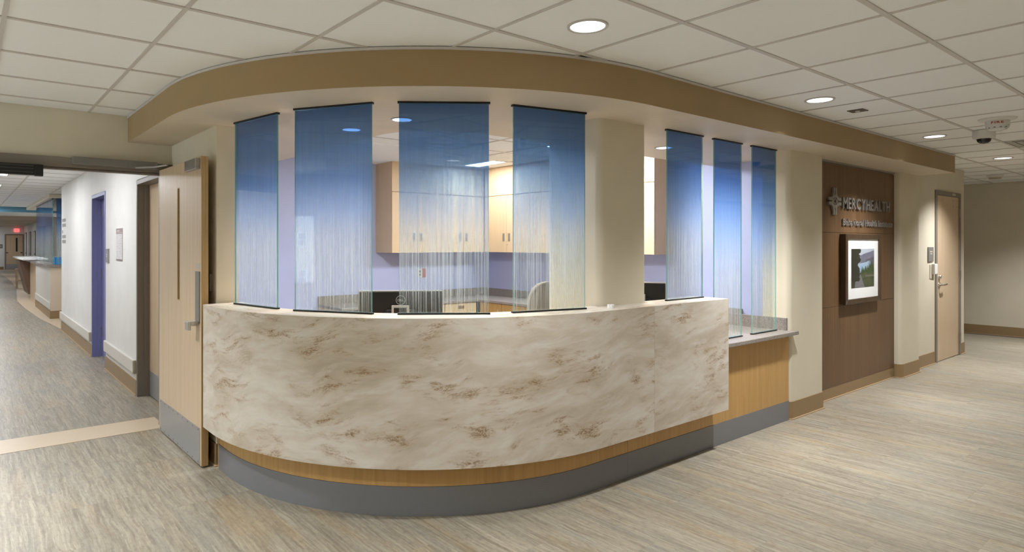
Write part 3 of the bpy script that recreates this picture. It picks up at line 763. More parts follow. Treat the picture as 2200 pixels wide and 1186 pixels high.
# closer rail and magnetic lock on the head of the frame
dc = thing('door_closer_track', (.93, 5.6, 2.10), 'long grey closer track fixed to the door head', 'door closer')
MB().box(.636, 1.222, 5.553, 5.60, 2.105, 2.162).build('track_body', M['greypl'], dc, bevel=.004)
MB().revolve([(.006, -.052), (.006, -.046)], (.66, 5.602, 2.14), 'y', 8).build('screw', M['bronze'], dc)
MB().tube([(1.06, 5.545, 2.108), (1.16, 5.40, 2.106), (1.21, 5.20, 2.106)], .007, 8).build('closer_arm', M['steel'], dc)
ml = thing('magnetic_lock', (.1, 5.60, 2.0), 'black magnetic lock hanging under the door head', 'lock')
MB().box(-.18, .40, 5.545, 5.60, 2.004, 2.083).build('lock_body', M['black'], ml, bevel=.003)
MB().box(.40, .452, 5.54, 5.605, 2.000, 2.083).build('end_cap', M['channel'], ml, bevel=.003)
for z in (2.022, 2.048, 2.068): MB().box(-.17, .395, 5.541, 5.5455, z, z + .006).build('armature_strip', plain('dark_steel_strip', (.05, .05, .05), .3), ml)
kr = thing('key_reader', (1.343, 4.56, 1.18), 'small dark reader box on the wall behind the open door', 'reader')
MB().box(1.325, 1.344, 4.535, 4.585, 1.18, 1.30).build('reader_body', M['bronze'], kr, bevel=.003)
MB().revolve([(.006, -.003), (.006, 0)], (1.3265, 4.56, 1.205), 'x', 8).build('reader_lamp', M['greypl'], kr)

# ---- recessed maple side door in the corridor
def side_door(n, y0, y1, ztop, fm, lm, label, kick):
    d = thing('door_%d' % n, (1.345, (y0 + y1) / 2, 0), label, 'door', kind='structure')
    w = .045
    MB().box(1.338, 1.50, y0, y0 + w, 0, ztop).box(1.338, 1.50, y1 - w, y1, 0, ztop).box(1.338, 1.50, y0 + w, y1 - w, ztop - w, ztop).build('door_frame', fm, d, bevel=.003)
    MB().box(1.40, 1.50, y0 + w, y0 + w + .012, 0, ztop - w).box(1.40, 1.50, y1 - w - .012, y1 - w, 0, ztop - w).build('door_stop', fm, d)
    MB().box(1.448, 1.49, y0 + w + .003, y1 - w - .003, .01, ztop - w - .003).build('door_leaf', lm, d)
    if kick: MB().box(1.4455, 1.448, y0 + w + .02, y1 - w - .02, .012, .25).build('kick_plate', M['steelplate'], d)
    return d
side_door(2, 5.90, 6.98, 2.135, M['bronze'], M['birch'], 'maple door in a dark bronze frame just inside the corridor', True)
d3 = side_door(3, 8.76, 9.80, 2.15, M['bluep'], M['blued'], 'blue painted door in a blue frame on the corridor wall', False)
for z in (1.86, 1.06, .28): MB().box(1.440, 1.449, 9.69, 9.745, z, z + .11).build('hinge', M['steel'], d3)
MB().box(1.443, 1.448, 9.45, 9.52, 1.25, 1.36).build('latch_plate', M['steel'], d3)

# ---- right-hand maple door
d4 = thing('door_4', (10.14, 2.655, 0), 'pale maple door with lever handle in a dark frame on the right', 'door', kind='structure')
MB().box(9.626, 9.69, 2.640, 2.80, 0, 2.19).box(10.60, 10.664, 2.640, 2.80, 0, 2.19).box(9.69, 10.60, 2.640, 2.80, 2.135, 2.19).build('door_frame', M['bronze'], d4, bevel=.003)
MB().box(9.694, 10.596, 2.652, 2.697, .012, 2.131).build('door_leaf', M['birch'], d4)
for z in (.19, 1.03, 1.86): MB().revolve([(.011, 0), (.011, .12)], (10.606, 2.636, z), 'z', 10).build('hinge', M['steel'], d4)
lev = MB().revolve([(.030, -.016), (.030, 0)], (9.775, 2.652, .985), 'y', 20).revolve([(.011, -.055), (.011, -.014)], (9.775, 2.652, .985), 'y', 12).tube([(9.775, 2.600, .985), (9.80, 2.592, .987), (9.86, 2.592, .990), (9.905, 2.598, .990)], .010, 10)
lv = lev.build('lever_handle', M['nickel'], d4, smooth=True)
MB().revolve([(.022, -.026), (.026, -.02), (.026, 0)], (9.775, 2.652, 1.085), 'y', 20).build('deadbolt', M['nickel'], d4, smooth=True)
MB().box(9.688, 9.696, 2.645, 2.655, .95, 1.07).build('strike_plate', M['black'], d4)
for x, z in ((10.37, 2.085), (10.52, 2.085), (10.37, 2.005), (10.52, 2.005)): MB().revolve([(.007, -.002), (.007, 0)], (x, 2.652, z), 'y', 8).build('bolt_head', M['bronze'], d4)
MB().box(10.28, 10.42, 2.6385, 2.6402, 2.147, 2.178).build('frame_label', M['putty'], d4)
rs = thing('room_sign', (9.45, 2.655, 1.285), 'dark grey room sign on the wall left of the maple door', 'sign')
MB().box(9.352, 9.552, 2.643, 2.655, 1.286, 1.468).build('sign_plate', M['greypl'], rs, bevel=.003)
for z, a, b in ((1.405, 9.40, 9.50), (1.378, 9.415, 9.49)): MB().box(a, b, 2.6415, 2.6432, z, z + .014).build('raised_text_row', M['putty'], rs)
cr_ = thing('card_reader', (9.50, 2.655, 1.08), 'cream card reader box on the wall beside the maple door', 'reader')
MB().box(9.43, 9.52, 2.648, 2.655, 1.075, 1.25).build('back_plate', M['putty'], cr_)
MB().box(9.49, 9.60, 2.615, 2.648, 1.13, 1.258).build('reader_box', M['whitepl'], cr_, bevel=.004)

# doors opposite (seen mirrored in the glass)
for k, (x0, lab) in enumerate(((8.72, 'maple door opposite the desk nearer the lobby'), (10.12, 'maple door opposite the desk farther down the passage'))):
    dd = thing('door_%d' % (5 + k), (x0 + .5, .1, 0), lab, 'door', kind='structure')
    MB().box(x0, x0 + .05, -.02, .112, 0, 2.17).box(x0 + .95, x0 + 1.0, -.02, .112, 0, 2.17).box(x0 + .05, x0 + .95, -.02, .112, 2.12, 2.17).build('door_frame', M['bronze'], dd)
    MB().box(x0 + .053, x0 + .947, .05, .095, .012, 2.117).build('door_leaf', M['birch'], dd)
    MB().revolve([(.03, 0), (.03, .015)], (x0 + .14, .095, 1.0), 'y', 16).tube([(x0 + .14, .14, 1.0), (x0 + .26, .145, 1.0)], .010, 8).build('lever_handle', M['nickel'], dd)

# ================================================================== RECEPTION DESK
def dpath(r, y_start, x_end, n=56):
    P = [(CCX - r, y_start)] + [(CCX + r * math.cos(a), CCY + r * math.sin(a)) for a in [PI + (PI / 2) * k / n for k in range(n + 1)]]
    if x_end > CCX + .001: P.append((x_end, CCY - r))
    return P
desk = thing('reception_desk', (3.0, 2.6, 0), 'curved reception desk with veined cream stone front and maple base', 'reception desk')
RS, RW, RK = 1.745, 1.645, 1.648
XS = 3.50
def dpath2(r, xa, xb): return [(xa, CCY - r), (xb, CCY - r)]
fp = MB().strip(dpath(RS, 4.40, XS - .0006), dpath(RS - .028, 4.40, XS - .0006), .292, ZT - .0005).build('stone_front', M['stone'], desk, smooth=True)
tag(fp, 'curved cream stone panel with brown flecks')
s2 = MB().strip(dpath2(RS, XS + .0006, 4.40), dpath2(RS - .028, XS + .0006, 4.40), .292, ZT - .0005)
s2.uv = [[(u + 6.3, v + .4) for u, v in f] for f in s2.uv]
tag(s2.build('stone_front', M['stone'], desk), 'straight cream stone panel at the right end')
XA, XB = 3.175, 3.70      # the column stands between these
tt = MB().strip(dpath(RS - .0282, 4.40, XA), dpath(1.49, 4.40, XA), ZT - .030, ZT)
tt.strip([(XA, CCY - RS + .0282), (XB, CCY - RS + .0282)], [(XA, 2.6645), (XB, 2.6645)], ZT - .030, ZT)
tt.strip([(XB, CCY - RS + .0282), (4.3995, CCY - RS + .0282)], [(XB, CCY - 1.49), (4.3995, CCY - 1.49)], ZT - .030, ZT)
tt.build('transaction_top', M['stone'], desk, smooth=True)
MB().strip(dpath(1.53, 4.40, XA), dpath(1.50, 4.40, XA), ZG - .05, ZT - .031).strip([(XB, CCY - 1.53), (4.40, CCY - 1.53)], [(XB, CCY - 1.50), (4.40, CCY - 1.50)], ZG - .05, ZT - .031).build('upstand', M['maple'], desk, smooth=True)
wa = MB().strip(dpath(RW, 4.40, 3.349), dpath(RW - .02, 4.40, 3.349), .165, 1.07).build('maple_panel', M['honey'], desk, smooth=True)
MB().strip(dpath2(RW, 3.352, 4.30), dpath2(RW - .02, 3.352, 4.30), .165, 1.07).build('maple_panel', M['honey'], desk)
MB().strip(dpath2(RW, 4.30, 5.548), dpath2(RW - .02, 4.30, 5.548), .165, ZG - .031).build('maple_panel', M['honey'], desk)
MB().box(4.36, 4.40, CCY - RS + .03, 2.95, ZG, ZT - .031).build('end_cheek', M['stone'], desk)
MB().strip(dpath(RK, 4.385, 3.349), dpath(RK - .02, 4.385, 3.349), .0006, .164).build('toe_kick', M['kick'], desk, smooth=True)
MB().strip(dpath2(RK, 3.351, 5.548), dpath2(RK - .02, 3.351, 5.548), .0006, .164).build('toe_kick', M['kick'], desk)
MB().box(1.343, 1.362, 4.386, 4.402, .0006, .30).build('corner_trim', M['edgewood'], desk)
gt = MB()
gt.box(4.402, 5.585, 2.505, 3.25, ZG - .031, ZG)
MBd = gt.build('granite_top', M['granite'], desk, bevel=.004)
MB().strip(dpath(1.498, 4.40, XA), dpath(.85, 4.40, XA), ZG - .031, ZG - .001).strip([(XB, CCY - 1.498), (4.36, CCY - 1.498)], [(XB, CCY - .85), (4.36, CCY - .85)], ZG - .031, ZG - .001).strip([(XA, 3.15), (XB, 3.15)], [(XA, CCY - .85), (XB, CCY - .85)], ZG - .031, ZG - .001).build('work_surface', M['granite'], desk, smooth=True)
MB().box(5.525, 5.548, 2.585, 3.25, ZG, ZG + .105).build('granite_splash', M['granite'], desk)

# ---- glass panels
def glass_panel(a, b, z0, label, kind=0):
    a = Vector(a); b = Vector(b); L = (b - a).length; mid = (a + b) / 2; u = (b - a).normalized()
    r = thing('glass_panel', (mid.x, mid.y, z0), label, 'glass panel', 'rain printed glass panels above the reception desk', math.atan2(u.y, u.x))
    H = ZS - z0; t = .005
    p = MB(); q0, q1 = .010, H - .012
    # local frame: +x along the panel, -y towards the lobby
    p.face([(-L/2, -t, q0), (L/2, -t, q0), (L/2, -t, q1), (-L/2, -t, q1)], 0)
    p.face([(L/2, t, q0), (-L/2, t, q0), (-L/2, t, q1), (L/2, t, q1)], 1, [(L, 0), (0, 0), (0, 1), (L, 1)])
    for x in (-L/2, L/2): p.face([(x, -t, q0), (x, t, q0), (x, t, q1), (x, -t, q1)], 2)
    for z in (q0, q1): p.face([(-L/2, -t, z), (L/2, -t, z), (L/2, t, z), (-L/2, t, z)], 2)
    p.build('glass_pane', [M['glass'], M['film'], M['glassedge']], r, local=True)
    MB().box(-L/2 - .008, L/2 + .008, -.011, .011, .0008, .0098).build('bottom_channel', M['channel'], r, local=True)
    MB().box(-L/2 - .008, L/2 + .008, -.011, .011, H - .0118, H - .0005).build('top_channel', M['channel'], r, local=True)
    return r
GP = [((1.417, 4.275), (1.511, 3.786), ZT, 'leftmost glass panel, next to the open door'),
      ((1.552, 3.617), (1.822, 3.178), ZT, 'second glass panel from the left, on the curved counter'),
      ((1.934, 3.068), (2.346, 2.768), ZT, 'widest looking glass panel at the centre of the curve, before the cabinets'),
      ((2.498, 2.729), (2.994, 2.622), ZT, 'glass panel just left of the cream column'),
      ((3.873, 2.639), (4.32, 2.64), ZT, 'glass panel just right of the cream column, on the stone counter'),
      ((4.489, 2.645), (4.89, 2.645), ZG, 'tall glass panel on the granite counter beside the end of the stone front'),
      ((5.06, 2.645), (5.46, 2.645), ZG, 'rightmost tall glass panel beside the pier')]
for a, b, z, lab in GP: glass_panel(a, b, z, lab)

tp = thing('tape_roll', (2.99 + .18, 2.563, ZT), 'small roll of white tape on the stone counter before the column', 'tape roll')
MB().revolve([(.012, 0), (.021, 0), (.021, .022), (.012, .022), (.012, 0)], (3.17, 2.563, ZT + .0005), 'z', 24).build('tape', M['tape'], tp, smooth=True)

# ================================================================== OFFICE
# upper cabinets on the back wall
def pull(mb_parent, c, axis, z):
    """recessed rectangular pull: frame and cup"""
    x, y = c
    if axis == 'y':
        o = MB().box(x - .020, x + .020, y - .004, y, z - .055, z + .055).build('handle', M['nickel'], mb_parent, bevel=.002)
        MB().box(x - .013, x + .013, y - .0052, y - .003, z - .047, z + .047).build('handle_cup', M['greypl'], mb_parent)
    else:
        o = MB().box(x - .004, x, y - .020, y + .020, z - .055, z + .055).build('handle', M['nickel'], mb_parent, bevel=.002)
        MB().box(x - .0052, x - .003, y - .013, y + .013, z - .047, z + .047).build('handle_cup', M['greypl'], mb_parent)
ZB, ZD, FY, FX = 1.395, 2.165, 6.85, 5.72
def upper_y(x0, x1, label, first=False):
    u = thing('wall_cabinet', ((x0 + x1) / 2, 7.05, ZB), label, 'cabinet', 'maple wall cabinets in the office')
    MB().box(x0, x1, FY + .02, 7.249, ZB, ZO).build('cabinet_body', M['maple'], u)
    MB().box(x0, x1, FY, FY + .019, ZD + .004, ZO).build('fascia', M['maple'], u)
    n = 2; w = (x1 - x0) / n
    for k in range(n):
        d = MB().box(x0 + w * k + .002, x0 + w * (k + 1) - .002, FY, FY + .019, ZB, ZD - .004).build('door', M['maple'], u)
        hx = x0 + w * (k + 1) - .055 if k == 0 else x0 + w * k + .055
        pull(d, (hx, FY), 'y', 1.60)
        if k == 1: MB().revolve([(.007, -.003), (.007, 0)], (x0 + w * k + .02, FY, 1.50), 'y', 10).build('lock', M['nickel'], d)
    return u
upper_y(4.215, 4.985, 'maple wall cabinet at the left end of the back wall')
upper_y(4.985, 5.715, 'maple wall cabinet on the back wall next to the corner')
def upper_x(y0, y1, label):
    u = thing('wall_cabinet', (5.88, (y0 + y1) / 2, ZB), label, 'cabinet', 'maple wall cabinets in the office')
    MB().box(FX + .02, 6.049, y0, y1, ZB, ZO).build('cabinet_body', M['maple'], u)
    MB().box(FX, FX + .019, y0, y1, ZD + .004, ZO).build('fascia', M['maple'], u)
    w = (y1 - y0) / 2
    for k in range(2):
        d = MB().box(FX, FX + .019, y0 + w * k + .002, y0 + w * (k + 1) - .002, ZB, ZD - .004).build('door', M['maple'], u)
        hy = y0 + w * (k + 1) - .055 if k == 0 else y0 + w * k + .055
        pull(d, (FX, hy), 'x', 1.60)
        if k == 0: MB().revolve([(.007, -.003), (.007, 0)], (FX, y0 + w - .02, 1.50), 'x', 10).build('lock', M['nickel'], d)
upper_x(5.93, 6.84, 'maple wall cabinet on the right wall next to the corner')
upper_x(4.99, 5.93, 'maple wall cabinet in the middle of the right wall')
upper_x(4.05, 4.99, 'maple wall cabinet at the near end of the right wall')
# base cabinets, L-shaped granite worktop
wt = thing('granite_worktop', (5.0, 6.9, ZG - .03), 'speckled grey L-shaped worktop along the office walls', 'worktop')
MB().prism([(3.4, 6.62), (5.42, 6.62), (5.42, 3.26), (6.048, 3.26), (6.048, 7.248), (3.4, 7.248)], ZG - .031, ZG).build('top', M['granite'], wt, bevel=.004)
MB().box(3.4, 6.048, 7.228, 7.2485, ZG, ZG + .10).build('splash', M['granite'], wt)
MB().box(6.028, 6.0485, 3.26, 7.228, ZG, ZG + .10).build('splash', M['granite'], wt)
MB().box(3.40, 3.43, 6.66, 7.24, .001, ZG - .031).build('support_panel', M['maple'], wt)
def base_y(x0, x1, label):
    u = thing('base_cabinet', ((x0 + x1) / 2, 6.95, 0), label, 'cabinet', 'maple base cabinets in the office')
    MB().box(x0, x1, 6.66, 7.24, .001, ZG - .032).build('cabinet_body', M['honey'], u)
    for z0, z1 in ((.10, .40), (.405, .57), (.575, ZG - .036)):
        d = MB().box(x0 + .003, x1 - .003, 6.641, 6.659, z0, z1).build('drawer', M['maple'], u)
        xm = (x0 + x1) / 2
        h_ = MB().box(xm - .05, xm + .05, 6.634, 6.641, z1 - .075, z1 - .035).build('handle', M['nickel'], d, bevel=.002)
base_y(4.35, 4.88, 'maple drawer unit under the back worktop on the left'); base_y(4.885, 5.41, 'maple drawer unit under the back worktop by the corner')
def base_x(y0, y1, label):
    u = thing('base_cabinet', (5.75, (y0 + y1) / 2, 0), label, 'cabinet', 'maple base cabinets in the office')
    MB().box(5.46, 6.04, y0, y1, .001, ZG - .032).build('cabinet_body', M['honey'], u)
    w = (y1 - y0) / 2
    for k in range(2):
        d = MB().box(5.441, 5.459, y0 + w * k + .003, y0 + w * (k + 1) - .003, .10, ZG - .036).build('door', M['honey'], u)
        hy = y0 + w * (k + 1) - .06 if k == 0 else y0 + w * k + .06
        MB().box(5.434, 5.441, hy - .02, hy + .02, .55, .65).build('handle', M['nickel'], d, bevel=.002)
base_x(5.73, 6.61, 'maple base cabinet on the right wall near the corner'); base_x(4.83, 5.725, 'maple base cabinet in the middle of the right wall')
# power outlet
po = thing('power_outlet', (4.87, 7.249, 1.10), 'white power outlet with a red one beside it on the lavender wall', 'outlet')
MB().box(4.86, 4.945, 7.240, 7.2495, 1.05, 1.17).build('cover_plate', M['whitepl'], po, bevel=.002)
MB().box(4.95, 5.00, 7.238, 7.2495, 1.05, 1.17).build('red_plate', M['red'], po, bevel=.002)
for z in (1.085, 1.13): MB().box(4.885, 4.92, 7.2385, 7.2405, z - .013, z + .013).build('socket', M['greypl'], po)

# monitor with its back to the lobby
def monitor(cpos, face, label, w=.52, zb=ZG, ztop=1.225, logo=True):
    m = thing('monitor', (cpos[0], cpos[1], zb), label, 'monitor', rz=face)     # local -y = towards the lobby (back of the screen)
    H = ztop - zb
    MB().box(-w/2, w/2, -.012, .030, H - .335, H).build('screen_housing', M['black'], m, local=True, bevel=.006)
    MB().box(-w/2 - .002, w/2 + .002, -.004, .020, H - .004, H + .006).box(-w/2 - .004, -w/2 + .004, -.004, .02, H - .33, H).box(w/2 - .004, w/2 + .004, -.004, .02, H - .33, H).build('bezel', M['silver'], m, local=True)
    MB().box(-.10, .10, -.05, -.012, H - .30, H - .11).build('rear_bulge', M['black'], m, local=True, bevel=.02)
    MB().box(-.055, .055, -.062, -.05, .02, H - .083).build('stand_post', M['silver'], m, local=True, bevel=.004)
    MB().box(-.040, .040, -.066, -.061, .02, H - .098).build('stand_slot', M['black'], m, local=True)
    MB().box(-.13, .13, -.11, .12, .0006, .018).build('stand_base', M['black'], m, local=True, bevel=.004)
    if logo:
        lg = MB(); n = 28; cz = H - .054
        for k in range(n):
            a0, a1 = 2 * PI * k / n, 2 * PI * (k + 1) / n
            lg.face([(.030 * math.cos(a0), -.0145, cz + .030 * math.sin(a0)), (.030 * math.cos(a1), -.0145, cz + .030 * math.sin(a1)), (.0265 * math.cos(a1), -.0145, cz + .0265 * math.sin(a1)), (.0265 * math.cos(a0), -.0145, cz + .0265 * math.sin(a0))])
        lg.build('logo_ring', M['silver'], m, local=True)
        allm = letters('DELL', -.020, .020, cz - .007, .014, lambda u, v, w_: (u, -.0125 - w_, v), M['silver'], None, depth=.002, fat=.015, name='logo_lettering', joined=True)[0]
        allm.parent = m
    return m
def at(xp, d):
    l = (xp - CX) * d / FPX
    return (d * math.cos(YAW) + l * math.sin(YAW), d * math.sin(YAW) - l * math.cos(YAW))
monitor(at(861, 4.02), YAW - PI/2 + .06, 'black monitor seen from behind over the counter, round silver logo', w=.525, ztop=1.207)
monitor(at(1372, 4.95), YAW - PI/2 - .35, 'dark monitor mostly hidden behind the cream column', w=.40, ztop=1.205, logo=False)
# chairs
def office_chair(pos, rz, label, fab, zt, bw=.46):
    c = thing('office_chair', (pos[0], pos[1], 0), label, 'chair', rz=rz)
    n = 20; prof = []
    for k in range(n + 1):
        a = PI * k / n; prof.append((bw/2 * math.copysign(abs(math.cos(a)) ** .6, math.cos(a)), zt - .26 + .26 * math.sin(a) ** .75))
    poly = prof + [(-bw/2 * .92, zt - .50), (bw/2 * .92, zt - .50)]
    mb = MB()
    F = [(x, -.03 - .06 * (1 - (2 * x / bw) ** 2), z) for x, z in poly]; B = [(x, .035 - .06 * (1 - (2 * x / bw) ** 2), z) for x, z in poly]
    mb.face(F); mb.face(list(reversed(B)))
    for i in range(len(poly)):
        j = (i + 1) % len(poly); mb.face([F[j], F[i], B[i], B[j]])
    mb.build('backrest', fab, c, local=True, bevel=.015, seg=3)
    MB().prism(rrect(-.25, .25, .02, .50, .09), .44, .52).build('seat', fab, c, local=True, bevel=.015)
    MB().box(-.03, .03, -.03, .01, .46, zt - .30).build('back_support', M['black'], c, local=True)
    MB().revolve([(.03, .10), (.03, .44)], (0, .26, 0), 'z', 14).build('gas_lift', M['black'], c, local=True)
    for k in range(5):
        a = 2 * PI * k / 5; e = (.28 * math.cos(a), .26 + .28 * math.sin(a))
        MB().tube([(0, .26, .11), (e[0], e[1], .075)], .018, 8).build('base_arm', M['black'], c, local=True)
        MB().revolve([(.028, -.012), (.028, .012)], (e[0], e[1], .0295), 'x', 12).build('caster', M['black'], c, local=True)
    return c
office_chair(at(1186, 5.55), YAW - PI/2 + .2, 'beige upholstered office chair behind the column', M['fabric'], 1.185, .44)
office_chair(at(1383, 5.60), YAW - PI/2 - .2, 'black office chair behind the hidden monitor', M['darkfab'], 1.12, .42)

# ================================================================== WALNUT PANEL, SIGN, PICTURE
wp = thing('walnut_wall_panel', (7.19, 2.68, .1), 'tall walnut veneer wall panel in three sheets', 'wall panel')
for z0, z1 in ((.115, .893), (.896, 1.617), (1.620, 2.285)):
    MB().box(6.178, 8.257, 2.660, 2.689, z0, z1).build('veneer_sheet', M['walnut'], wp, bevel=.001)
MB().box(6.178, 8.257, 2.668, 2.689, 2.287, 2.3135).build('shadow_gap', M['bronze'], wp)
MB().box(6.178, 8.257, 2.654, 2.668, 2.296, 2.3135).build('metal_edge', M['steel'], wp)
PYF = 2.6595
sg = thing('wall_sign', (7.3, PYF, 1.69), 'raised metal hospital name and woven cross on the walnut panel', 'sign')
def pw(u, v, w): return (u, PYF - .006 - w, v)
letters('MERCYHEALTH', 6.83, 8.06, 1.862, .112, pw, M['lettersteel'], sg, depth=.016, fat=.020, gap=.13)
letters('Behavioral Health Institute', 6.845, 8.165, 1.693, .066, pw, M['lettersteel'], sg, depth=.010, fat=.009, gap=.12)
# woven cross emblem from ribbons
def ribbon(pts, w, y0, y1):
    mb = MB(); P = [Vector(p) for p in pts]; A = []; B = []
    for i, p in enumerate(P):
        t = (P[min(i + 1, len(P) - 1)] - P[max(i - 1, 0)]).normalized(); n = Vector((-t.y, t.x)); A.append(p + n * w / 2); B.append(p - n * w / 2)
    for i in range(len(P) - 1):
        q = [A[i], A[i+1], B[i+1], B[i]]
        mb.face([(v.x, y0, v.y) for v in q]); mb.face([(v.x, y1, v.y) for v in reversed(q)])
        for a, b in ((A[i], A[i+1]), (B[i+1], B[i])): mb.face([(a.x, y0, a.y), (b.x, y0, b.y), (b.x, y1, b.y), (a.x, y1, a.y)])
    for a, b in ((A[0], B[0]), (A[-1], B[-1])): mb.face([(a.x, y0, a.y), (b.x, y0, b.y), (b.x, y1, b.y), (a.x, y1, a.y)])
    return mb
EX0, EZ0 = 6.645, 1.922
def em(u, v): return (EX0 + u * 1.12, EZ0 + v * 1.05)
for k in range(4):
    c, s = math.cos(k * PI / 2), math.sin(k * PI / 2)
    def rt(p): return em(p[0] * c - p[1] * s, p[0] * s + p[1] * c)
    arm = [(.021, .124), (.020, .098), (.022, .074), (.033, .050), (.045, .026), (.050, .0), (.045, -.026), (.033, -.050), (.022, -.074), (.020, -.098), (.021, -.124)]
    ribbon([rt(p) for p in arm], .031, PYF - .020 - .0012 * (k % 2), PYF - .004).build('emblem_strand', M['lettersteel'], sg)
    ribbon([rt((.0, .030)), rt((.015, .015)), rt((.030, .0))], .012, PYF - .020, PYF - .004).build('emblem_strand', M['lettersteel'], sg)
# framed landscape photograph
pf = thing('framed_photograph', (7.26, 2.66, .905), 'framed landscape photograph with white mat on the walnut panel', 'picture')
x0, x1, z0, z1, fw = 6.80, 7.72, .905, 1.605, .062
YF0, YF1 = 2.605, 2.659
for nm, P in (('frame_rail', [(x0, z0), (x1, z0), (x1 - fw, z0 + fw * .8), (x0 + fw, z0 + fw * .8)]), ('frame_rail', [(x1, z1), (x0, z1), (x0 + fw, z1 - fw * .8), (x1 - fw, z1 - fw * .8)]),
              ('frame_stile', [(x0, z1), (x0, z0), (x0 + fw, z0 + fw * .8), (x0 + fw, z1 - fw * .8)]), ('frame_stile', [(x1, z0), (x1, z1), (x1 - fw, z1 - fw * .8), (x1 - fw, z0 + fw * .8)])):
    mb = MB(); mb.face([(a, YF0, b) for a, b in P]); mb.face([(a, YF1, b) for a, b in reversed(P)])
    for i in range(4):
        a, b = P[i], P[(i + 1) % 4]; mb.face([(b[0], YF0, b[1]), (a[0], YF0, a[1]), (a[0], YF1, a[1]), (b[0], YF1, b[1])])
    mb.build(nm, M['frame'], pf, bevel=.003)
MB().box(x0 + fw, x1 - fw, 2.618, 2.65, z0 + fw * .8, z1 - fw * .8).build('mat_board', plain('white_mat_board', (.80, .80, .80), .6), pf)
def h2(i, j): return math.sin(i * 12.9898 + j * 78.233) * 43758.5453 % 1.0
def vn(x, y):
    i, j = math.floor(x), math.floor(y); a, b = x - i, y - j; a = a * a * (3 - 2 * a); b = b * b * (3 - 2 * b)
    return (h2(i, j) * (1 - a) + h2(i + 1, j) * a) * (1 - b) + (h2(i, j + 1) * (1 - a) + h2(i + 1, j + 1) * a) * b
def landscape(u, v):
    n = vn(u * 14, v * 18); f = vn(u * 46, v * 58); g_ = vn(u * 90, v * 110)
    L = lambda a, b, t: tuple(p + (q - p) * max(0, min(1, t)) for p, q in zip(a, b))
    S = lambda d: max(0.0, min(1.0, .5 + d * 70))                    # soft edge
    c = L((.50, .55, .66), (.62, .67, .76), v)                       # sky
    ridge = .80 + .20 * (u - .30) + .025 * vn(u * 9, 1) + .008 * vn(u * 40, 2)
    c = L(c, L((.17, .18, .25), (.30, .29, .36), n * .6 + (ridge - v) * 1.2), S(ridge - v))
    r2 = .66 + .10 * u + .03 * vn(u * 7, 8)
    if u > .55: c = L(c, L((.13, .13, .17), (.2, .19, .23), n), S(r2 - v) * min(1, (u - .55) * 8))
    mist = .60 + .06 * u + .04 * vn(u * 8, 4)
    c = L(c, L((.52, .68, .84), (.28, .42, .58), (mist - v) * 3.2 + .3 * n), S(mist - v) * max(0, min(1, (.86 - u) * 6)))
    for tc, th_, tw in ((.46, .54, .05), (.53, .50, .05), (.62, .55, .07), (.71, .56, .06), (.80, .60, .08), (.90, .66, .09)):   # far trees
        w_ = tw * max(0, (th_ + .02 * vn(u * 30, tc * 9) - v)) / .18 + .012 * f
        if v < th_ and abs(u - tc) < min(w_, tw): c = L((.025, .045, .02), (.11, .17, .065), f * .7 + .3 * g_)
    low = .36 + .03 * vn(u * 12, 3)
    if u > .30: c = L(c, L((.045, .055, .03), (.15, .17, .085), f * .6 + n * .4), S(low - v))
    c = L(c, L((.15, .15, .12), (.24, .23, .18), g_), S(.31 - v) * S(v - .27) * (1 if u > .60 else 0))
    k = max(0.0, (.335 - v) / .335); pc = .36 - .05 * k + .03 * k * k
    c = L(c, L((.19, .18, .19), (.29, .28, .29), g_), S(.045 + .19 * k - abs(u - pc)) * (1 if v < .335 else 0))
    edge = .25 + .10 * vn(3, v * 7) + .07 * vn(9, v * 22) + .03 * vn(5, v * 60) + (.05 if v > .82 else 0)
    if v > .16: c = L(c, L((.014, .018, .012), (.06, .062, .04), f * .6 + g_ * .4), S(edge - u))
    else: c = L(c, L((.035, .042, .025), (.09, .09, .055), f), S(.18 - u + (.16 - v) * -.3))
    return tuple(q * .66 for q in c)
print_sheet('photo_print', lambda a, b: (6.965 + a, 2.6165, 1.062 + b), .585, .395, 110, 110, landscape, pf)

# ================================================================== CEILING FITTINGS
def downlight(x, y, z, power, color, label, r=.095, group='recessed round downlights'):
    d = thing('downlight', (x, y, z), label, 'ceiling light', group)
    MB().revolve([(r, 0), (r, -.005), (r * .985, -.007), (r * .86, -.006), (r * .84, -.003)], (0, 0, 0), 'z', 36).build('trim_ring', M['bar'], d, local=True, smooth=True)
    MB().revolve([(r * .86, -.0035), (r * .6, -.0032), (.0001, -.003)], (0, 0, 0), 'z', 36).build('lens', M['white_lens'], d, local=True, smooth=True)
    spot_lamp('lamp', d, (0, 0, -.012), power * SPOT_GAIN, color, r * .7)
    return d
DL = ['downlight above the centre of the curved desk', 'downlight before the glass panels right of the column', 'third downlight along the soffit, before the walnut panel', 'small distant downlight near the far right wall']
for k, (x, y) in enumerate(DOWN):
    lab = {2: DL[0], 3: DL[1], 4: DL[2], 5: DL[3]}.get(k, ('added unseen downlight far left of the desk row', 'added unseen downlight left of the desk above the lobby', '', '', '', '', 'added unseen downlight ending the row by the end wall')[k])
    downlight(x, y, ZC + .0035, P_DOWN * (.45 if k == 2 else 1.0), C_DOWN, lab)  # row lamps beyond both edges of the view are added to light the lobby
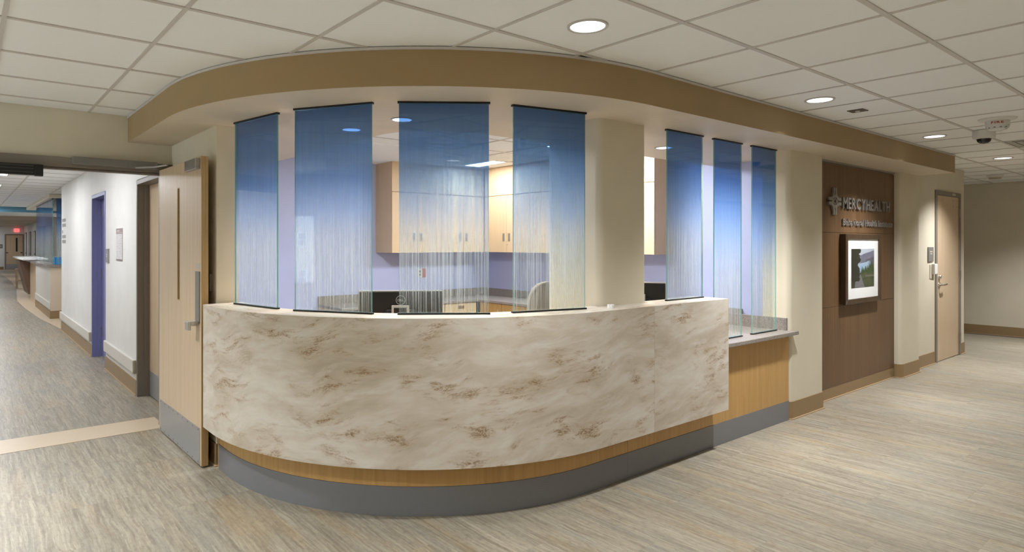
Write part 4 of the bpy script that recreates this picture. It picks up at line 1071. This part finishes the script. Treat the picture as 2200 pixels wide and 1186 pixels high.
for x, y, q, lab in ((-8.5, -3.5, 1, 'added unseen downlight behind the viewer near the left window wall'), (-4.5, -3.5, 1, 'added unseen downlight just behind the viewer'), (-.5, -3.5, 1, 'added unseen downlight behind the viewer near the passage wall'),
                     (-4.5, -7.5, 1, 'added unseen downlight by the rear wall on the left'), (-.5, -7.5, 1, 'added unseen downlight by the rear wall on the right'),
                     (-8.5, 4.5, .6, 'added unseen downlight beside the left window'), (-4.5, 4.5, .9, 'added unseen downlight before the left doorway')):
    downlight(GX + x * T, GY + y * T, ZC + .0035, P_DOWN * q, C_DOWN, lab)  # all of these are out of view, added for the lobby's light level
downlight(2.228, 3.495, ZS, P_DESK, C_DESK, 'downlight in the soffit behind the centre glass panel', .075)
downlight(4.598, 3.16, ZS, P_DESK, C_DESK, 'downlight in the soffit behind the panel right of the column', .075)
downlight(2.14, 4.02, ZS, P_DESK, C_DESK, 'downlight in the soffit behind the leftmost panels', .075)
def troffer(x0, x1, y0, y1, z, power, color, label, group):
    t = thing('troffer', ((x0 + x1) / 2, (y0 + y1) / 2, z), label, 'ceiling light', group)
    a, b = (x1 - x0) / 2, (y1 - y0) / 2; f = .025
    MB().box(-a, a, -b, -b + f, -.002, .02).box(-a, a, b - f, b, -.002, .02).box(-a, -a + f, -b + f, b - f, -.002, .02).box(a - f, a, -b + f, b - f, -.002, .02).build('troffer_frame', M['whitepl'], t, local=True)
    MB().box(-a + f, a - f, -b + f, b - f, .004, .012).build('diffuser', M['troffer_lens'], t, local=True)
    area_lamp('lamp', t, (0, 0, -.006), power, color, 2 * a - .06, 2 * b - .06)
for (i, j), lab in (((1, 4), 'square ceiling light in the office behind the second glass panel'), ((4, 4), 'square ceiling light in the office before the wall cabinets'),
                    ((0, 1), 'added office ceiling light, unseen behind the soffit on the left'), ((4, 1), 'added office ceiling light hidden behind the column')):
    troffer(ox0 + i * T, ox0 + (i + 1) * T, oy0 + j * T, oy0 + (j + 1) * T, ZO + .002, P_OFFICE * (.5 if (i, j) == (4, 4) else 1.0), C_OFFICE, lab, 'office ceiling lights')  # the pair behind soffit and column is added to brighten the office
for k, y in enumerate((7.1, 10.4, 13.4, 17.0, 20.0)):
    troffer(-.17, .52, y, y + 1.2, ZC + .0035 - .004, P_CORR, C_CORR, ('nearest corridor ceiling light', 'second corridor ceiling light past the door head', 'third corridor ceiling light', 'fourth corridor ceiling light', 'fifth corridor ceiling light')[k], 'corridor ceiling lights')
for k, y in enumerate((27.0, 33.0, 39.0, 44.5)):
    troffer(.6, 1.2, y, y + 1.2, 2.598, P_CORR, C_CORR, 'ceiling light far down the corridor, %s' % ('first', 'second', 'third', 'last')[k], 'far corridor ceiling lights')
troffer(2.8, 3.4, 17.0, 18.2, ZC, P_CORR, C_CORR, 'ceiling light above the far nurse station', 'nurse station lights')

vt = thing('air_vent', (GX + 9.5 * T, GY - .5 * T, ZC), 'greenish grey square air diffuser in the ceiling near the right edge', 'air vent')
vm = plain('vent_grey_green', (.40, .41, .36), .5)
MB().box(-T/2 + .014, T/2 - .014, -T/2 + .014, T/2 - .014, .004, .02).build('diffuser_plate', vm, vt, local=True)
for k in range(3):
    a = .24 - .07 * k; MB().box(-a, a, -a, -a + .012, -.004, .004).box(-a, a, a - .012, a, -.004, .004).box(-a, -a + .012, -a + .012, a - .012, -.004, .004).box(a - .012, a, -a + .012, a - .012, -.004, .004).build('louvre_ring', vm, vt, local=True)
sk = thing('ceiling_sensor', (5.32, 1.955, ZC + .004), 'small dark square sensor plate in a ceiling tile', 'sensor')
MB().box(-.055, .055, -.055, .055, -.006, 0).build('sensor_plate', plain('sensor_bronze', (.10, .075, .05), .4), sk, local=True, bevel=.002)
MB().revolve([(.016, -.006), (.016, -.010), (.008, -.012)], (0, 0, 0), 'z', 16).build('sensor_eye', M['whitepl'], sk, local=True)
# fire strobe
fs = thing('fire_strobe', (6.56, 1.385, ZC + .004), 'white ceiling fire alarm strobe lettered in red above the dome camera', 'fire alarm')
MB().revolve([(.125, 0), (.125, -.006), (.115, -.014), (.080, -.020), (.078, -.022)], (0, 0, 0), 'z', 40).build('base_ring', M['whitepl'], fs, local=True, smooth=True)
MB().revolve([(.080, -.020), (.080, -.052), (.076, -.056)], (0, 0, 0), 'z', 40).build('housing', M['whitepl'], fs, local=True, smooth=True)
MB().revolve([(.078, -.055), (.074, -.074), (.058, -.090), (.030, -.098), (.0001, -.100)], (0, 0, 0), 'z', 40).build('strobe_lens', M['clear'], fs, local=True, smooth=True)
dirc = math.atan2(-1.385, -6.56)
for a in (-.8, -.25, .3, .85):
    q = (.066 * math.cos(dirc + a), .066 * math.sin(dirc + a)); MB().revolve([(.009, -.008), (.009, .008)], (q[0], q[1], -.072), 'z', 10).build('lens_reflector', M['greypl'], fs, local=True)
dirc = math.atan2(-1.385, -6.56)
def cyl_place(u, v, w):
    a = dirc + u / .081; return (6.56 + (.081 + w) * math.cos(a), 1.385 + (.081 + w) * math.sin(a), ZC + v)
letters('FIRE', -.040, .040, -.044, .019, cyl_place, M['red'], fs, depth=.001, fat=.02, gap=.16)
dm = thing('dome_camera', (7.13, 1.60, ZC), 'white security dome camera with black dome hanging below the ceiling', 'camera')
MB().revolve([(.082, 0), (.082, -.060), (.078, -.068), (.05, -.068)], (0, 0, 0), 'z', 36).build('camera_body', M['whitepl'], dm, local=True, smooth=True)
MB().revolve([(.053, -.066), (.053, -.078), (.046, -.098), (.028, -.113), (.0001, -.118)], (0, 0, 0), 'z', 32).build('dome', plain('smoked_dome', (.008, .008, .009), .08, .6), dm, local=True, smooth=True)
MB().revolve([(.057, -.066), (.057, -.073), (.052, -.075)], (0, 0, 0), 'z', 32).build('dome_ring', M['whitepl'], dm, local=True)
sd = thing('smoke_detector', (11.9, 2.54, ZC + .004), 'small white smoke detector far off on the ceiling', 'smoke detector')
MB().revolve([(.10, 0), (.10, -.012), (.085, -.030), (.075, -.034)], (0, 0, 0), 'z', 28).build('detector_base', M['whitepl'], sd, local=True, smooth=True)
MB().revolve([(.075, -.032), (.070, -.058), (.0001, -.062)], (0, 0, 0), 'z', 28).build('detector_chamber', M['putty'], sd, local=True, smooth=True)

# ================================================================== CORRIDOR FITTINGS
wg = thing('wall_guard', (1.34, 7.85, .22), 'pale bumper rail on the wall between the two corridor doors', 'wall guard')
MB().box(1.312, 1.3445, 6.985, 8.70, .222, .352).build('guard_cover', M['guard'], wg, bevel=.008)
MB().box(1.308, 1.3445, 6.981, 7.02, .220, .354).build('end_cap', M['putty'], wg, bevel=.008)
wg2 = thing('wall_guard', (1.34, 11.5, .20), 'pale bumper rail on the wall beyond the blue door', 'wall guard')
MB().box(1.312, 1.3445, 9.83, 13.19, .200, .325).build('guard_cover', M['guard'], wg2, bevel=.008)
MB().box(1.308, 1.3445, 9.81, 9.85, .198, .327).build('end_cap', M['putty'], wg2, bevel=.008)
sp = thing('room_plate', (1.344, 8.59, 1.28), 'grey room number plate beside the blue door', 'sign')
MB().box(1.332, 1.3448, 8.50, 8.685, 1.285, 1.452).build('sign_plate', M['steel'], sp, bevel=.003)
for z in (1.375, 1.352): MB().box(1.3305, 1.3322, 8.58, 8.625, z, z + .013).build('raised_text_row', M['whitepl'], sp)
nb = thing('notice_sheet', (1.344, 7.86, 1.32), 'long printed notice with a maroon heading on the corridor wall', 'notice')
MB().box(1.338, 1.3448, 7.688, 8.035, 1.322, 1.678).build('backing', M['whitepl'], nb)
def notice(u, v):
    u = 1 - u
    if v > .83: 
        if .86 < v < .87: return (.5, .45, .45)
        return (.30, .22, .22) if not (.90 < v < .95 and .12 < u < .55) else (.55, .48, .48)
    if v < .05: return (.16, .13, .13)
    row = int(v * 40) % 2
    if row and (.08 < u < .30 or .42 < u < .60 or .66 < u < .95) and vn(u * 60, v * 40) > .42: return (.38, .36, .38)
    return (.68, .65, .67)
print_sheet('notice_print', lambda a, b: (1.3374, 7.688 + a, 1.322 + b), .347, .356, 40, 80, notice, nb)
# dark wall lettering at the end of the corridor wall (three short rows, too small to read)
wlb = thing('wall_lettering', (1.344, 13.0, 1.6), 'three short rows of dark lettering at the end of the corridor wall', 'sign')
for z0, n in ((1.80, 2), (1.69, 1), (1.52, 2)):
    for r_ in range(n):
        for k in range(4 if n > 1 else 1):
            y = 13.10 - k * .13
            MB().box(1.341, 1.3448, y - .085, y - .035, z0 + r_ * .085, z0 + r_ * .085 + .055).build('letter_row', M['greypl'], wlb)

# far nurse station
ns = thing('nurse_station', (1.6, 17.5, 0), 'distant nurse station counter down the corridor', 'counter')
MB().box(1.362, 3.2, 15.22, 15.34, .001, 1.045).build('end_wall', paint('peach_counter_paint', (.70, .58, .45)), ns)
MB().box(1.362, 1.48, 15.34, 18.6, .001, 1.045).build('front_wall', M['guard'], ns)
MB().box(1.40, 1.50, 18.6, 20.8, .001, 1.045).build('wood_front', M['birch'], ns)
MB().box(1.352, 1.362, 15.21, 18.6, .001, .16).box(1.352, 3.2, 15.205, 15.22, .001, .16).build('base_strip', M['base'], ns)
MB().box(1.338, 1.362, 15.25, 18.5, .19, .33).build('bumper_rail', M['guard'], ns, bevel=.006)
MB().box(1.30, 2.0, 15.18, 22.6, 1.046, 1.085).box(2.0, 3.2, 15.18, 15.9, 1.046, 1.085).build('counter_top', M['granite'], ns)
MB().box(1.15, 2.0, 19.3, 23.6, 1.10, 1.14).box(1.4, 1.5, 19.4, 23.5, 1.086, 1.10).build('upper_ledge', M['tape'], ns)
mb = MB(); A = [(1.16, 22.4, 1.045), (1.40, 22.4, 1.045), (1.40, 22.4, .15), (1.36, 22.4, .15)]
A2 = [(x, 20.8, z) for x, y, z in A]; mb.face(A); mb.face(list(reversed(A2)))
for i in range(4): mb.face([A[(i + 1) % 4], A[i], A2[i], A2[(i + 1) % 4]])
mb.build('slanted_panel', M['brownslant'], ns)
struct(MB().box(1.345, 4.9, 15.3, 21.3, 2.44, ZC - .0015), 'ceiling_soffit', [M['cream']], 'cream soffit above the far nurse station', cat='soffit')
for k in range(4):
    y0 = 15.42 + k * .93
    r = thing('glass_panel', (1.42, y0 + .45, 1.085), ('nearest', 'second', 'third', 'farthest')[k] + ' blue glass panel on the distant nurse station counter', 'glass panel', 'glass panels on the far nurse station', PI / 2)
    L, H = .90, 2.44 - 1.085; t = .005; p = MB()
    p.face([(-L/2, t, 0.002), (L/2, t, 0.002), (L/2, t, H-.002), (-L/2, t, H-.002)], 1, [(0, 0), (L, 0), (L, 1), (0, 1)]); p.face([(L/2, -t, .002), (-L/2, -t, .002), (-L/2, -t, H-.002), (L/2, -t, H-.002)], 1, [(L, 0), (0, 0), (0, 1), (L, 1)])
    for x in (-L/2, L/2): p.face([(x, -t, .002), (x, t, .002), (x, t, H-.002), (x, -t, H-.002)], 2)
    p.build('glass_pane', [M['glass'], M['film'], M['glassedge']], r, local=True)
    MB().box(-L/2, L/2, -.012, .012, H - .02, H - .001).build('top_channel', M['channel'], r, local=True)
r = thing('glass_panel', (1.95, 15.36, 1.085), 'wide blue glass panel facing the lobby on the distant nurse station', 'glass panel', 'glass panels on the far nurse station')
L = .95; p = MB(); p.face([(-L/2, -t, .002), (L/2, -t, .002), (L/2, -t, H-.002), (-L/2, -t, H-.002)], 0); p.face([(L/2, t, .002), (-L/2, t, .002), (-L/2, t, H-.002), (L/2, t, H-.002)], 1, [(L, 0), (0, 0), (0, 1), (L, 1)])
for x in (-L/2, L/2): p.face([(x, -t, .002), (x, t, .002), (x, t, H-.002), (x, -t, H-.002)], 2)
p.build('glass_pane', [M['glass'], M['film'], M['glassedge']], r, local=True)
bb = thing('blue_tray', (1.60, 15.62, 1.086), 'bright blue document tray on the distant counter', 'tray')
MB().box(1.46, 1.80, 15.50, 15.74, 1.0866, 1.10).box(1.46, 1.475, 15.50, 15.74, 1.10, 1.235).box(1.785, 1.80, 15.50, 15.74, 1.10, 1.235).box(1.475, 1.785, 15.50, 15.515, 1.10, 1.235).box(1.475, 1.785, 15.725, 15.74, 1.10, 1.235).build('tray_body', M['bluebox'], bb)
MB().box(1.49, 1.77, 15.53, 15.71, 1.1005, 1.243).build('papers', M['tape'], bb)
stl = thing('wooden_stool', (1.55, 26.3, 0), 'small wooden stool beyond the distant counter', 'stool')
MB().box(1.36, 1.74, 26.1, 26.5, .62, .67).build('seat', M['birch'], stl, bevel=.01)
for sx_ in (0, 1):
    for sy_ in (0, 1): MB().box(1.37 + sx_ * .31, 1.42 + sx_ * .31, 26.12 + sy_ * .31, 26.17 + sy_ * .31, .001, .62).build('leg', M['birch'], stl)
MB().box(1.42, 1.68, 26.13, 26.16, .25, .29).box(1.42, 1.68, 26.44, 26.47, .25, .29).build('stretcher', M['birch'], stl)
# far end door, exit sign, far side doors
fd = thing('door_7', (2.37, 46.99, 0), 'maple door with narrow window at the end of the corridor', 'door', kind='structure')
MB().box(1.90, 1.96, 46.93, 46.999, .001, 2.10).box(2.78, 2.84, 46.93, 46.999, .001, 2.10).box(1.96, 2.78, 46.93, 46.999, 2.04, 2.10).build('door_frame', M['bronze'], fd)
MB().box(1.96, 2.78, 46.95, 46.99, .30, 2.04).build('door_leaf', M['birch'], fd)
MB().box(1.96, 2.78, 46.945, 46.99, .01, .299).build('kick_plate', M['steelplate'], fd)
MB().box(2.44, 2.53, 46.944, 46.9495, 1.05, 1.88).build('vision_lite', M['black'], fd)
for x in (2.02, 2.72): MB().box(x - .05, x + .05, 46.92, 46.9495, .97, 1.01).build('lever_handle', M['black'], fd)
ex = thing('exit_sign', (2.49, 46.98, 2.23), 'red lit exit sign above the far corridor door', 'exit sign')
MB().box(2.36, 2.62, 46.94, 46.998, 2.24, 2.43).build('sign_box', M['exit'], ex)
letters('EXIT', 2.385, 2.595, 2.275, .12, lambda u, v, w: (u, 46.9395 - w, v), plain('exit_letter_white', (.9, .75, .75), .5), ex, depth=.004, fat=.03)
rsn = thing('room_sign', (1.72, 46.98, 1.26), 'small dark sign left of the far corridor door', 'sign')
MB().box(1.60, 1.80, 46.98, 46.9985, 1.26, 1.49).build('sign_plate', M['greypl'], rsn)
MB().box(1.64, 1.76, 46.977, 46.981, 1.36, 1.39).build('raised_text_row', M['whitepl'], rsn)
for k, (y, mm) in enumerate(((45.2, M['white']), (42.2, M['white']), (39.4, M['white']), (37.0, M['blued']))):
    q = thing('door_%d' % (8 + k), (2.85, y, 0), ('white', 'white', 'white', 'blue')[k] + ' door on the far right corridor wall, %s from the end' % ('first', 'second', 'third', 'fourth')[k], 'door', kind='structure')
    MB().box(2.81, 2.8495, y - .5, y - .44, .001, 2.18).box(2.81, 2.8495, y + .44, y + .5, .001, 2.18).box(2.81, 2.8495, y - .44, y + .44, 2.12, 2.18).build('door_frame', M['bronze'], q)
    MB().box(2.825, 2.849, y - .44, y + .44, .01, 2.12).build('door_leaf', mm, q)
    MB().box(2.80, 2.825, y - .38, y - .30, .96, 1.02).build('lever_handle', M['black'], q)

# ---- building outside, seen mirrored in the glass
bl = thing('neighbour_building', (-52, 12, -9), 'pale building with white windows outside the left windows', 'building')
MB().box(-58, -52, -2, 38, -9, 12).build('facade', M['facade'], bl)
for j in range(5):
    for i in range(12):
        y = 6.4 - 3.1 * 2 + i * 3.1; z = -2.05 + (j - 1) * 3.3
        w_ = MB().box(-52.06, -51.94, y - .40, y + .40, z, z + 1.3).build('window', M['winwhite'], bl)
        MB().box(-51.95, -51.92, y - .32, y + .32, z + .09, z + .61).box(-51.95, -51.92, y - .32, y + .32, z + .69, z + 1.21).build('pane', M['pane'], w_)
